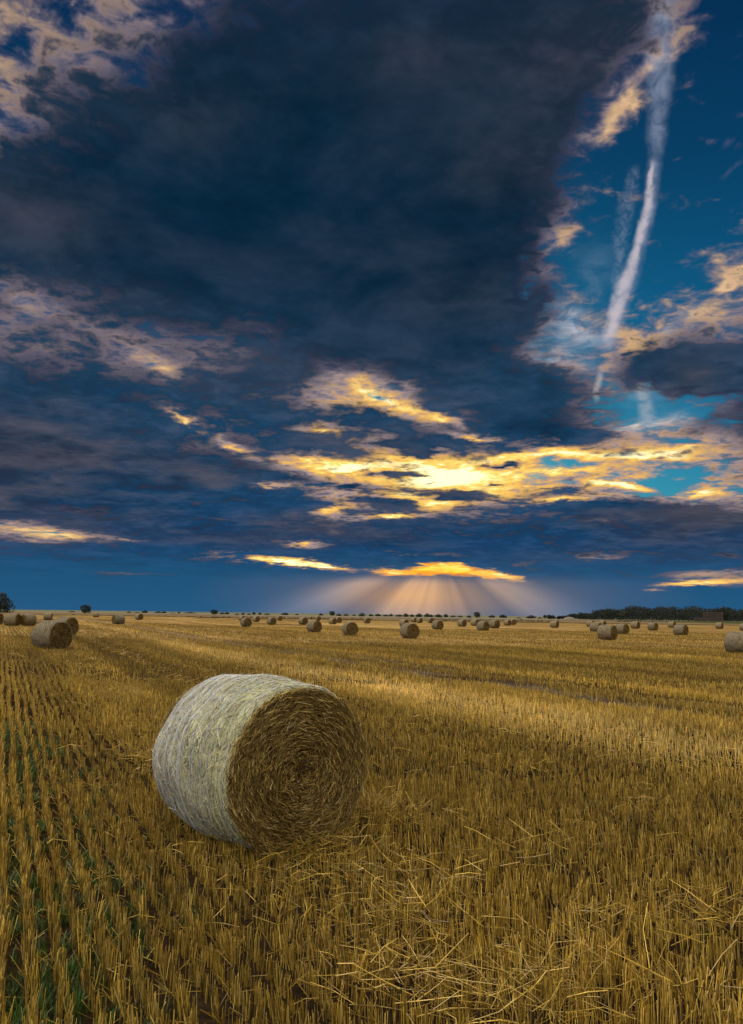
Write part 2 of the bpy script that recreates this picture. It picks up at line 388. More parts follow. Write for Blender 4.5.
def ground_hit(px, py):
    d = pix_dir(px, py)
    if d.z > -1e-4: d.z = -1e-4
    lo = 0.0
    tmax = 2500
    t = 1.0; prev = 0.0
    while t < tmax:
        p = CAM + d * t
        if p.z < float(terrain(p.x, p.y)): break
        prev = t; t *= 1.02
    a, b = prev, t
    for _ in range(30):
        m = (a + b) / 2; p = CAM + d * m
        if p.z < float(terrain(p.x, p.y)): b = m
        else: a = m
    return CAM + d * b

def mesh_obj(name, verts, faces, mat, parent=None, smooth_shade=False, cols=None, link=True):
    me = bpy.data.meshes.new(name)
    verts = np.asarray(verts, np.float32).reshape(-1, 3)
    me.vertices.add(len(verts)); me.vertices.foreach_set('co', verts.ravel())
    if isinstance(faces, np.ndarray):
        k = faces.shape[1]; n = len(faces)
        me.loops.add(n * k); me.polygons.add(n)
        me.loops.foreach_set('vertex_index', faces.astype(np.int32).ravel())
        me.polygons.foreach_set('loop_start', np.arange(0, n * k, k, dtype=np.int32))
        me.polygons.foreach_set('loop_total', np.full(n, k, np.int32))
    else:
        fl = [v for f in faces for v in f]
        me.loops.add(len(fl)); me.polygons.add(len(faces))
        me.loops.foreach_set('vertex_index', np.array(fl, np.int32))
        lt = np.array([len(f) for f in faces], np.int32); ls = np.concatenate([[0], np.cumsum(lt)[:-1]]).astype(np.int32)
        me.polygons.foreach_set('loop_start', ls); me.polygons.foreach_set('loop_total', lt)
    if smooth_shade: me.polygons.foreach_set('use_smooth', np.ones(len(me.polygons), bool))
    if cols is not None:
        ca = me.color_attributes.new('tone', 'FLOAT_COLOR', 'POINT')
        c4 = np.ones((len(verts), 4), np.float32); c4[:, :3] = cols
        ca.data.foreach_set('color', c4.ravel())
    me.update(calc_edges=True)
    if mat: me.materials.append(mat)
    o = bpy.data.objects.new(name, me)
    if link: COL.objects.link(o)
    if parent: o.parent = parent
    return o

def tag(o, label=None, cat=None, group=None, kind=None):
    for k, v in (('label', label), ('category', cat), ('group', group), ('kind', kind)):
        if v: o[k] = v
    return o

def new_mat(name):
    m = bpy.data.materials.new(name); m.use_nodes = True; m.node_tree.nodes.clear()
    g = N(m.node_tree); out = g.node('ShaderNodeOutputMaterial')
    return m, g, out

def straw_mat(name, translucent=0.3, rough=0.6, spec=0.25):
    """dry straw: colour from each stalk's own tone"""
    m, g, out = new_mat(name)
    at = g.node('ShaderNodeAttribute', attribute_name='tone')
    geo = g.node('ShaderNodeNewGeometry')
    n = g.noise(geo.outputs['Position'], 60, 3, 0.6)
    c = g.mix(1.0, at.outputs[0], g.ramp(n, [(.3, (.72, .70, .66)), (.7, (1.15, 1.15, 1.12))]), 'MULTIPLY')
    b = g.node('ShaderNodeBsdfPrincipled'); g.put(b.inputs['Base Color'], c)
    b.inputs['Roughness'].default_value = rough; b.inputs['Specular IOR Level'].default_value = spec
    tr = g.node('ShaderNodeBsdfTranslucent'); g.put(tr.inputs[0], c)
    mx = g.node('ShaderNodeMixShader'); mx.inputs[0].default_value = translucent
    g.put(mx.inputs[1], b.outputs[0]); g.put(mx.inputs[2], tr.outputs[0])
    g.put(out.inputs[0], mx.outputs[0])
    return m

# field soil, chaff and far fields
def ground_mat():
    m, g, out = new_mat('stubble field soil')
    geo = g.node('ShaderNodeNewGeometry'); P = geo.outputs['Position']
    x, y, z = g.xyz(P)
    s = g.add(g.mul(x, float(NV[0])), g.mul(y, float(NV[1])))
    r = g.add(g.mul(x, float(RV[0])), g.mul(y, float(RV[1])))
    sw = g.mad(g.sub(g.noise(P, 0.35, 4, 0.6), 0.5), 1.6, s)
    # chaff against soil, streaked along the rows
    st = g.noise(g.vec(g.mul(sw, 1.6), g.mul(r, 0.22)), 1.0, 6, 0.65)
    band = g.noise(g.vec(g.mul(sw, 0.16), g.mul(r, 0.012)), 1.0, 3, 0.55)
    fine = g.noise(P, 14, 5, 0.7)
    mid = g.noise(P, 1.3, 5, 0.65)
    near = g.ramp(g.add(g.mad(fine, .7, -.1), g.mul(mid, .4)), [(.3, (.010, .0065, .004)), (.52, (.024, .016, .008)), (.7, (.08, .052, .020)), (.9, (.22, .15, .055))])
    farc = g.ramp(g.add(g.mul(st, .55), g.mul(band, .45)), [(.34, (.075, .047, .018)), (.46, (.17, .108, .040)), (.56, (.28, .19, .070)), (.68, (.44, .32, .14))])
    patch = g.ramp(g.noise(g.vec(g.mul(sw, .10), g.mul(r, .05)), 1.0, 5, 0.62), [(.35, (.70, .66, .60)), (.5, (1, 1, 1)), (.65, (1.22, 1.2, 1.15))])
    farc = g.mix(1.0, farc, patch, 'MULTIPLY')
    grain = g.ramp(g.noise(g.vec(g.mul(s, 1.0), g.mul(r, .5)), 2.2, 4, .75), [(.3, (.62, .60, .56)), (.7, (1.3, 1.3, 1.28))])
    farc = g.mix(1.0, farc, grain, 'MULTIPLY')
    c = g.mix(g.step(y, 14, 70), near, farc)
    # bare wheel track
    track = g.add(g.step(g.m('ABSOLUTE', g.sub(sw, 13.3)), .3, 1.2, 1, 0), g.mul(g.step(g.m('ABSOLUTE', g.sub(sw, 15.2)), .2, .8, 1, 0), .7))
    tn = g.step(g.noise(g.vec(g.mul(s, .8), g.mul(r, .25)), 1., 4, .6), .35, .6)
    c = g.mix(g.mul(g.mul(track, tn), .8), c, (.085, .072, .062))
    # beyond the field edge: other fields
    yw = g.mad(g.sub(g.noise(P, .004, 2, .5), .5), 60, g.mad(x, .12, y))
    o1 = g.ramp(g.step(g.add(yw, 0), 250, 1100, 0, 1, 'LINEAR'),
        [(0, (.045, .038, .020)), (.035, (.05, .045, .022)), (.045, (.17, .115, .060)), (.20, (.12, .085, .048)), (.22, (.065, .06, .03)), (.25, (.15, .125, .085)), (.55, (.17, .15, .115)), (.6, (.11, .12, .06)), (1, (.12, .12, .075))])
    green = g.mul(g.step(x, 120, 170), g.mul(g.step(yw, 300, 330), g.step(yw, 560, 600, 1, 0)))
    o1 = g.mix(green, o1, (.045, .055, .022))
    c = g.mix(g.step(yw, 246, 252), c, o1)
    b = g.node('ShaderNodeBsdfPrincipled'); g.put(b.inputs['Base Color'], c)
    b.inputs['Roughness'].default_value = 1; b.inputs['Specular IOR Level'].default_value = 0.0
    bp = g.node('ShaderNodeBump'); bp.inputs['Strength'].default_value = .9; bp.inputs['Distance'].default_value = .05
    g.put(bp.inputs['Height'], g.add(g.mul(fine, .5), g.mul(st, 1.0))); g.put(b.inputs['Normal'], bp.outputs[0])
    g.put(out.inputs[0], b.outputs[0])
    return m

def build_ground():
    # rings round the camera, finer close by; reaches the horizon on every side
    rad = np.concatenate([[0.0], np.geomspace(.6, 60, 190), np.geomspace(62, 9000, 70)])
    na = 420
    # angles: dense in front
    a = np.linspace(-math.pi, math.pi, na, endpoint=False)
    rr, aa = np.meshgrid(rad[1:], a, indexing='ij')
    x = rr * np.sin(aa); y = rr * np.cos(aa)
    z = terrain(x, y) - 0.0
    far = smooth(rr, 400, 2500); z = z * (1 - far)
    V = np.stack([x, y, z], -1).reshape(-1, 3)
    V = np.vstack([V, [[0, 0, float(terrain(0, 0))]]]); c = len(V) - 1
    nr = len(rad) - 1
    i, j = np.meshgrid(np.arange(nr - 1), np.arange(na), indexing='ij')
    q = np.stack([i * na + j, i * na + (j + 1) % na, (i + 1) * na + (j + 1) % na, (i + 1) * na + j], -1).reshape(-1, 4)
    faces = [tuple(f[::-1]) for f in q.tolist()] + [((k + 1) % na, k, c) for k in range(na)]
    o = mesh_obj('ground', V, faces, ground_mat(), smooth_shade=True)
    o['kind'] = 'structure'
    return o
build_ground()

# ------------------------------------------------------------------ straw strands
def strands(pts, rad, sides=3, cap=True, tones=None):
    """pts N,K,3; rad N,K -> verts, quads(+tri tips collapsed), tones"""
    n, k, _ = pts.shape
    tan = np.gradient(pts, axis=1) if k > 2 else np.repeat((pts[:, -1:] - pts[:, :1]), k, 1)
    tan /= np.linalg.norm(tan, axis=2, keepdims=True) + 1e-9
    ref = np.where(np.abs(tan[..., 2:3]) > .85, np.array([1., 0, 0]), np.array([0, 0, 1.]))
    u = np.cross(tan, ref); u /= np.linalg.norm(u, axis=2, keepdims=True) + 1e-9
    v = np.cross(tan, u)
    ph = np.random.default_rng(5).uniform(0, 6.28, (n, 1, 1))
    ring = []
    for q in range(sides):
        t = ph + 2 * math.pi * q / sides
        ring.append(pts + rad[..., None] * (np.cos(t) * u + np.sin(t) * v))
    V = np.stack(ring, 2)                                            # n,k,sides,3
    idx = np.arange(n * k * sides).reshape(n, k, sides)
    F_ = []
    for q in range(sides):
        q2 = (q + 1) % sides
        F_.append(np.stack([idx[:, :-1, q], idx[:, :-1, q2], idx[:, 1:, q2], idx[:, 1:, q]], -1).reshape(-1, 4))
    Fq = np.concatenate(F_)
    T = None
    if tones is not None: T = np.repeat(tones[:, None, :], k * sides, 1).reshape(-1, 3)
    return V.reshape(-1, 3), Fq, T

def straw_tones(n, r, warm=0.0):
    base = np.array([[.42, .30, .062], [.28, .185, .040], [.66, .51, .17], [.14, .090, .022], [.46, .37, .18]])
    w = np.array([.34, .26, .16, .14, .10])
    t = base[r.choice(5, n, p=w)]
    t = t * r.uniform(.6, 1.35, (n, 1)) * np.array([1.02, .95, .66])
    return t

def in_view(x, y, margin=1.25, pad=1.0):
    """kept a little wider than the frame so that a step to the side still sees stubble"""
    return (np.abs(x) < y * .4757 * margin + pad) & (y > 0)

def stubble():
    r = np.random.default_rng(21)
    P, RD, T = [], [], []
    for (y0, y1, spacing, dens, rad, hgt) in ((2.6, 9.5, .135, 1500, .0025, .130), (9.5, 22, .135, 600, .0036, .130), (22, 50, .135, 190, .0056, .125), (50, 110, .27, 22, .0115, .11)):
        smin, smax = -8 - y1 * .2, y1 * .95
        xs = y1 * .60 + 1.2
        area = 2 * xs * (y1 - y0)
        n = int(area * dens)
        x = r.uniform(-xs, xs, n); y = r.uniform(y0, y1, n)
        k = in_view(x, y); x, y = x[k], y[k]
        s = x * NV[0] + y * NV[1]; t = x * RV[0] + y * RV[1]
        # snap to the drilled rows, clumped along them
        wob = .02 * np.sin(t * .9 + 1.3 * np.floor(s / spacing))
        jit = np.where((s < 1.9), .013, np.where(s < 6, .017, .022)) * (1 if spacing < .2 else 2)
        s2 = np.round(s / spacing) * spacing + r.normal(0, 1, len(s)) * jit + wob
        cl = .088
        ri, ti = np.round(s / spacing), np.round(t / cl)
        h1 = np.modf(np.abs(np.sin(ri * 12.9898 + ti * 78.233) * 43758.5453))[0]      # one number per tuft
        h2 = np.modf(np.abs(np.sin(ri * 39.3468 + ti * 11.135) * 24634.6345))[0]
        h3 = np.modf(np.abs(np.sin(ri * 7.1563 + ti * 51.713) * 91357.1234))[0]
        tuft = r.random(len(t)) < .85
        t2 = np.where(tuft, ti * cl + r.normal(0, .014, len(t)) + .05 * (h1 - .5), t)
        s2 = s2 + np.where(tuft, .03 * (h2 - .5), 0)
        # cover: gaps, swath, tracks
        patch = value(s2 * 1.0, t2 * .5, 3.1, 2.2) + .6 * value(s2, t2 * .6, 1.15, 5.1)
        keep = .86 + .22 * patch
        keep = np.where((np.abs(s2 - 4.9) < .30) & (t2 > 14), .35, keep)
        keep = keep * (1 - .95 * np.exp(-(np.abs(s2 - 13.3 - .25 * value(s2, t2, 5., 1.7)) / .85) ** 3) * np.clip(.75 + .7 * value(s2 * .7, t2 * .5, 3.3, 6.1), .1, 1))
        keep = np.where((s2 > 14.8) & (s2 < 15.7), .2, keep)
        keep = np.where(np.abs(s2 - 9.3 - .4 * np.sin(t2 * .5)) < .8, keep * .6, keep)
        tr = np.abs(s2 - .55 - .05 * np.sin(t2 * .6)) < .07
        keep = np.where(tr, keep * .55, keep)
        keep = keep * np.where(tuft, .35 + 1.1 * h3, .8)
        kk = r.random(len(s2)) < keep; s2, t2, patch, h1, h2, h3, tuft = (q[kk] for q in (s2, t2, patch, h1, h2, h3, tuft))
        x = s2 * NV[0] + t2 * RV[0]; y = s2 * NV[1] + t2 * RV[1]
        n = len(x)
        z = terrain(x, y) - .01
        h = hgt * np.clip(r.normal(1, .13, n), .4, 1.4) * (1 + .18 * patch) * np.where(tuft, .68 + .6 * h2, .9)
        ripple = value(s2, t2 * .4, 9.0, 1.1)
        h = h * np.where((s2 > 5.4) & (s2 < 8), .82, 1.0)
        h = h * np.where((s2 > 8) & (s2 < 12.5), 1.15, 1.0)
        flat = r.random(n)
        lean = np.where(flat < .10, r.uniform(.5, 1.3, n), np.abs(r.normal(0, .13, n)))
        la = r.uniform(0, 6.28, n)
        la = np.where(r.random(n) < .4, R(200) + r.normal(0, .5, n), la)
        tl = tuft & (flat >= .08)
        lean = np.where(tl, np.abs(.26 * (h1 - .3)) + np.abs(r.normal(0, .06, n)), lean); la = np.where(tl, h3 * 6.28 + r.normal(0, .5, n), la)
        dx, dy, dz = np.sin(lean) * np.cos(la), np.sin(lean) * np.sin(la), np.cos(lean)
        p0 = np.stack([x, y, z], -1); p1 = p0 + np.stack([dx, dy, dz], -1) * h[:, None]
        P.append(np.stack([p0, p1], 1)); 
        rr = rad * r.uniform(.75, 1.3, n)
        RD.append(np.stack([rr, rr * .85], 1))
        tn = straw_tones(n, r)
        tn = tn * np.where(tuft, .72 + .55 * h3 * h1 + .3 * h2, 1.0)[:, None]
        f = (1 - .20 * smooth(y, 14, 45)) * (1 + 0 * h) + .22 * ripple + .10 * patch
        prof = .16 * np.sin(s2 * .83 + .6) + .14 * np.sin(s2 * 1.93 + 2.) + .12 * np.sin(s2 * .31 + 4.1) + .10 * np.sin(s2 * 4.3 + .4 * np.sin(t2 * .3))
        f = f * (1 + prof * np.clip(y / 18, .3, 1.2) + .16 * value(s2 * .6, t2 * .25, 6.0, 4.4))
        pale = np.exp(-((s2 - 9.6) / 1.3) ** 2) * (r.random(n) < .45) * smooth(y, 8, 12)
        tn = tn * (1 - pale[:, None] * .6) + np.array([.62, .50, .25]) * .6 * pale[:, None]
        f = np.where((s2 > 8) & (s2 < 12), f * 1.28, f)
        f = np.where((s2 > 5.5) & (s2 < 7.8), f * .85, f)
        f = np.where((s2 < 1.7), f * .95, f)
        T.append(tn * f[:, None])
    P = np.concatenate(P); RD = np.concatenate(RD); T = np.concatenate(T)
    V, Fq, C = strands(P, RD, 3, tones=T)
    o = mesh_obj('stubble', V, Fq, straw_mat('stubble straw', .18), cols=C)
    tag(o, 'golden cut straw stubble standing in drilled rows over the whole field', 'stubble', kind='stuff')
    print('stubble stalks', len(P))

def loose_straw():
    r = np.random.default_rng(33)
    P, RD, T = [], [], []
    def lay(n, y0, y1, rad, L, fn, lift=.10, up=.22):
        xs = y1 * .60 + 1.2
        x = r.uniform(-xs, xs, n); y = r.uniform(y0, y1, n)
        k = in_view(x, y); x, y = x[k], y[k]
        s = x * NV[0] + y * NV[1]; t = x * RV[0] + y * RV[1]
        kk = r.random(len(s)) < fn(s, t, x, y); x, y = x[kk], y[kk]
        n = len(x)
        a = r.uniform(0, 6.28, n); pit = r.normal(.05, up, n); ln = L * r.uniform(.35, 1.25, n)
        d = np.stack([np.cos(a) * np.cos(pit), np.sin(a) * np.cos(pit), np.sin(pit)], -1)
        z = terrain(x, y) + r.uniform(.01, lift, n)
        c = np.stack([x, y, z], -1)
        bend = np.stack([-np.sin(a), np.cos(a), np.zeros(n)], -1) * (r.normal(0, .17, n) * ln)[:, None] + np.array([0, 0, 1]) * (r.uniform(0, .12, n) * ln)[:, None]
        p0 = c - d * ln[:, None] * .5; p2 = c + d * ln[:, None] * .5; p1 = c + bend
        pts = np.stack([p0, p1, p2], 1)
        g = terrain(pts[..., 0], pts[..., 1]) + .004
        pts[..., 2] = np.maximum(pts[..., 2], g)
        P.append(pts); rr = rad * r.uniform(.7, 1.2, n); RD.append(np.stack([rr, rr, rr * .8], 1))
        T.append(straw_tones(n, r) * 1.12)
    swath = lambda s, t, x, y: np.clip(.02 + .45 * np.exp(-((s - 2.4) / .5) ** 2) + .8 * np.exp(-((s - 4.9) / .35) ** 2) * (t > 13) + .62 * np.exp(-((s - 9.3) / .8) ** 2) + .16 * (value(s, t, 2.6, .7) > .42), 0, 1)
    lay(24000, 2.5, 9.5, .0021, .26, swath, .11)
    lay(22000, 9.5, 24, .004, .34, swath, .10)
    lay(14000, 24, 50, .009, .5, swath, .08)
    # messy heaps in the very foreground and beside the bale
    def heap(px, py, rx, n, L=.3, up=.3, lift=.16):
        c = ground_hit(px, py)
        x = r.normal(c.x, rx, n); y = r.normal(c.y, rx * .8, n)
        a = r.uniform(0, 6.28, n); pit = np.abs(r.normal(.0, up, n)); ln = L * r.uniform(.4, 1.4, n)
        d = np.stack([np.cos(a) * np.cos(pit), np.sin(a) * np.cos(pit), np.sin(pit)], -1)
        z = terrain(x, y) + r.uniform(.01, lift, n)
        p0 = np.stack([x, y, z], -1); p2 = p0 + d * ln[:, None]
        p1 = (p0 + p2) / 2 + np.stack([-np.sin(a), np.cos(a), np.full(n, .8)], -1) * (r.normal(0, .10, n) * ln)[:, None]
        pts = np.stack([p0, p1, p2], 1)
        P.append(pts); rr = .0023 * r.uniform(.7, 1.2, n); RD.append(np.stack([rr, rr, rr * .8], 1))
        T.append(straw_tones(n, r) * 1.15)
    for px, py, rx, n, up in ((455, 1008, .26, 60, .2), (395, 985, .16, 60, .3), (545, 1015, .18, 60, .5), (650, 1000, .22, 55, .5), (600, 935, .2, 30, .2), (720, 930, .22, 60, .3), (430, 930, .2, 50, .3),
                              (292, 860, .24, 150, .4), (335, 848, .2, 160, .6), (375, 818, .22, 260, .6), (150, 760, .3, 120, .35), (120, 700, .5, 240, .5), (410, 880, .3, 70, .4), (520, 850, .4, 60, .4)):
        heap(px, py, rx, n, .30 if py > 900 else .24, up)
    P = np.concatenate(P); RD = np.concatenate(RD); T = np.concatenate(T)
    V, Fq, C = strands(P, RD, 3, tones=T)
    o = mesh_obj('loose_straw', V, Fq, straw_mat('loose straw', .25, .5, .35), cols=C)
    tag(o, 'loose bent straws lying scattered between the stubble rows', 'loose straw', kind='stuff')

def weeds():
    r = np.random.default_rng(44)
    V, F_, C = [], [], []
    spots = []
    n = 1500
    y = r.uniform(2.8, 14, n); x = -y * r.uniform(.20, .50, n) 
    s = x * NV[0] + y * NV[1]
    for xi, yi, si in zip(x, y, s):
        t = xi * RV[0] + yi * RV[1]
        if r.random() < np.exp(-((si - .45) / .55) ** 2) * (.35 + .8 * (value(np.array(si), np.array(t), 1.4, 3.3) > 0)): spots.append((xi, yi, 1.0))
    for _ in range(14):
        yy = r.uniform(3.0, 8); spots.append((yy * r.uniform(-.35, .45), yy, .5))
    for (xi, yi, sc) in spots:
        # between rows
        si = xi * NV[0] + yi * NV[1]; ti = xi * RV[0] + yi * RV[1]
        si = (math.floor(si / .135) + .5) * .135
        cx, cy = si * NV[0] + ti * RV[0], si * NV[1] + ti * RV[1]
        tone0 = np.array([.032, .074, .010]) * r.uniform(.6, 1.5) * np.array([r.uniform(.8, 1.8), 1, 1])
        for _ in range(r.integers(10, 26)):
            bx, by = cx + r.normal(0, .03), cy + r.normal(0, .03)
            z0 = float(terrain(bx, by)) - .005; a = r.uniform(0, 6.28); L = r.uniform(.04, .13) * (.6 + .4 * sc); w = r.uniform(.0018, .0042); lean = r.uniform(.1, 1.0)
            d = np.array([math.cos(a), math.sin(a), 0]); up_ = np.array([0, 0, 1.]); sd = np.array([-math.sin(a), math.cos(a), 0]) * w
            p0 = np.array([bx, by, z0]); p1 = p0 + (d * math.sin(lean * .5) + up_ * math.cos(lean * .5)) * L * .55; p2 = p1 + (d * math.sin(lean * 1.4) + up_ * math.cos(lean * 1.4)) * L * .45
            b = len(V); V += [p0 - sd, p0 + sd, p1 + sd, p1 - sd, p2 + sd * .15, p2 - sd * .15]; F_ += [(b, b + 1, b + 2, b + 3), (b + 3, b + 2, b + 4, b + 5)]
            C += [tone0 * r.uniform(.7, 1.4)] * 6
    o = mesh_obj('weeds', np.array(V), F_, straw_mat('weed leaf', .35, .5, .4), cols=np.array(C))
    tag(o, 'low green weeds sprouting between the stubble rows at the left', 'weeds', kind='stuff')
stubble(); loose_straw(); weeds()
# ------------------------------------------------------------------ bales
RB, LB = .655, 1.26
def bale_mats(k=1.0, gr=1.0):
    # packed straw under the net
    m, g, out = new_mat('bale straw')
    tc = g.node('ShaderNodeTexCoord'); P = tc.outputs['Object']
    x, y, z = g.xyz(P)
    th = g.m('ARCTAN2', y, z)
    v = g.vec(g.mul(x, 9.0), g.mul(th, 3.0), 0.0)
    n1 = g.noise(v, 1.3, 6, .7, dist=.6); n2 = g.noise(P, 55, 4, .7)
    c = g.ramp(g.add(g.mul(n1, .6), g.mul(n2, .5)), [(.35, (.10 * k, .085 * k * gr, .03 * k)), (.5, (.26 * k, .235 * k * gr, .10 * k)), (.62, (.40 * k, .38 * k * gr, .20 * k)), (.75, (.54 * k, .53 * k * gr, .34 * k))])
    b = g.node('ShaderNodeBsdfPrincipled'); g.put(b.inputs['Base Color'], c); b.inputs['Roughness'].default_value = .85; b.inputs['Specular IOR Level'].default_value = .2
    bp = g.node('ShaderNodeBump'); bp.inputs['Strength'].default_value = .8; bp.inputs['Distance'].default_value = .02
    g.put(bp.inputs['Height'], g.add(n1, n2)); g.put(b.inputs['Normal'], bp.outputs[0]); g.put(out.inputs[0], b.outputs[0])
    # rolled end: dark between the straws
    e, g, out = new_mat('bale rolled end')
    tc = g.node('ShaderNodeTexCoord'); P = tc.outputs['Object']
    x, y, z = g.xyz(P)
    rad = g.m('SQRT', g.add(g.mul(y, y), g.mul(z, z)))
    th = g.m('ARCTAN2', y, z)
    n1 = g.noise(g.vec(g.mul(rad, 26.0), g.mul(th, 2.5), 0.0), 1.0, 5, .7, dist=.8); n2 = g.noise(P, 40, 4, .7)
    c = g.ramp(g.add(g.mul(n1, .6), g.mul(n2, .45)), [(.36, (.022, .013, .005)), (.52, (.075, .046, .016)), (.68, (.19, .12, .042))])
    b = g.node('ShaderNodeBsdfPrincipled'); g.put(b.inputs['Base Color'], c); b.inputs['Roughness'].default_value = .9; b.inputs['Specular IOR Level'].default_value = .1
    bp = g.node('ShaderNodeBump'); bp.inputs['Strength'].default_value = 1.0; bp.inputs['Distance'].default_value = .03
    g.put(bp.inputs['Height'], g.add(n1, g.mul(n2, .5))); g.put(b.inputs['Normal'], bp.outputs[0]); g.put(out.inputs[0], b.outputs[0])
    # pale plastic net
    w, g, out = new_mat('bale net')
    at = g.node('ShaderNodeAttribute', attribute_name='tone')
    b = g.node('ShaderNodeBsdfPrincipled'); g.put(b.inputs['Base Color'], at.outputs[0]); b.inputs['Roughness'].default_value = .42; b.inputs['Specular IOR Level'].default_value = .5
    g.put(out.inputs[0], b.outputs[0])
    return m, e, w, straw_mat('bale loose straw', .15, .55, .3)
M_BODY, M_END, M_NET, M_STRAW = bale_mats()
M_FAR = bale_mats(.48, .86)[0]            # darker, browner straw for bales further out

def squash(V):
    """the bale sags a little where it rests"""
    V = np.array(V, float)
    z = V[:, 2]
    low = np.clip((-z - RB * .80) / (RB * .2), 0, 1.5)
    V[:, 2] = z + low ** 2 * .035
    V[:, 1] *= 1 + .012 * np.clip(-z / RB, 0, 1)
    return V
def lump(x, th):
    return .015 * np.sin(2 * th + 2.1 * x + .8) + .011 * np.sin(5 * th - 4 * x + 1.) + .006 * np.sin(9 * th + 7 * x) + .009 * np.cos(4.2 * x + .6)
def surf(x, th, off=0.0):
    r = RB + lump(x, th) + off
    k = np.clip((np.abs(x) - (LB / 2 - .05)) / .05, 0, 1)
    r = r - .035 * k ** 2
    return np.stack([x, r * np.sin(th), r * np.cos(th)], -1)

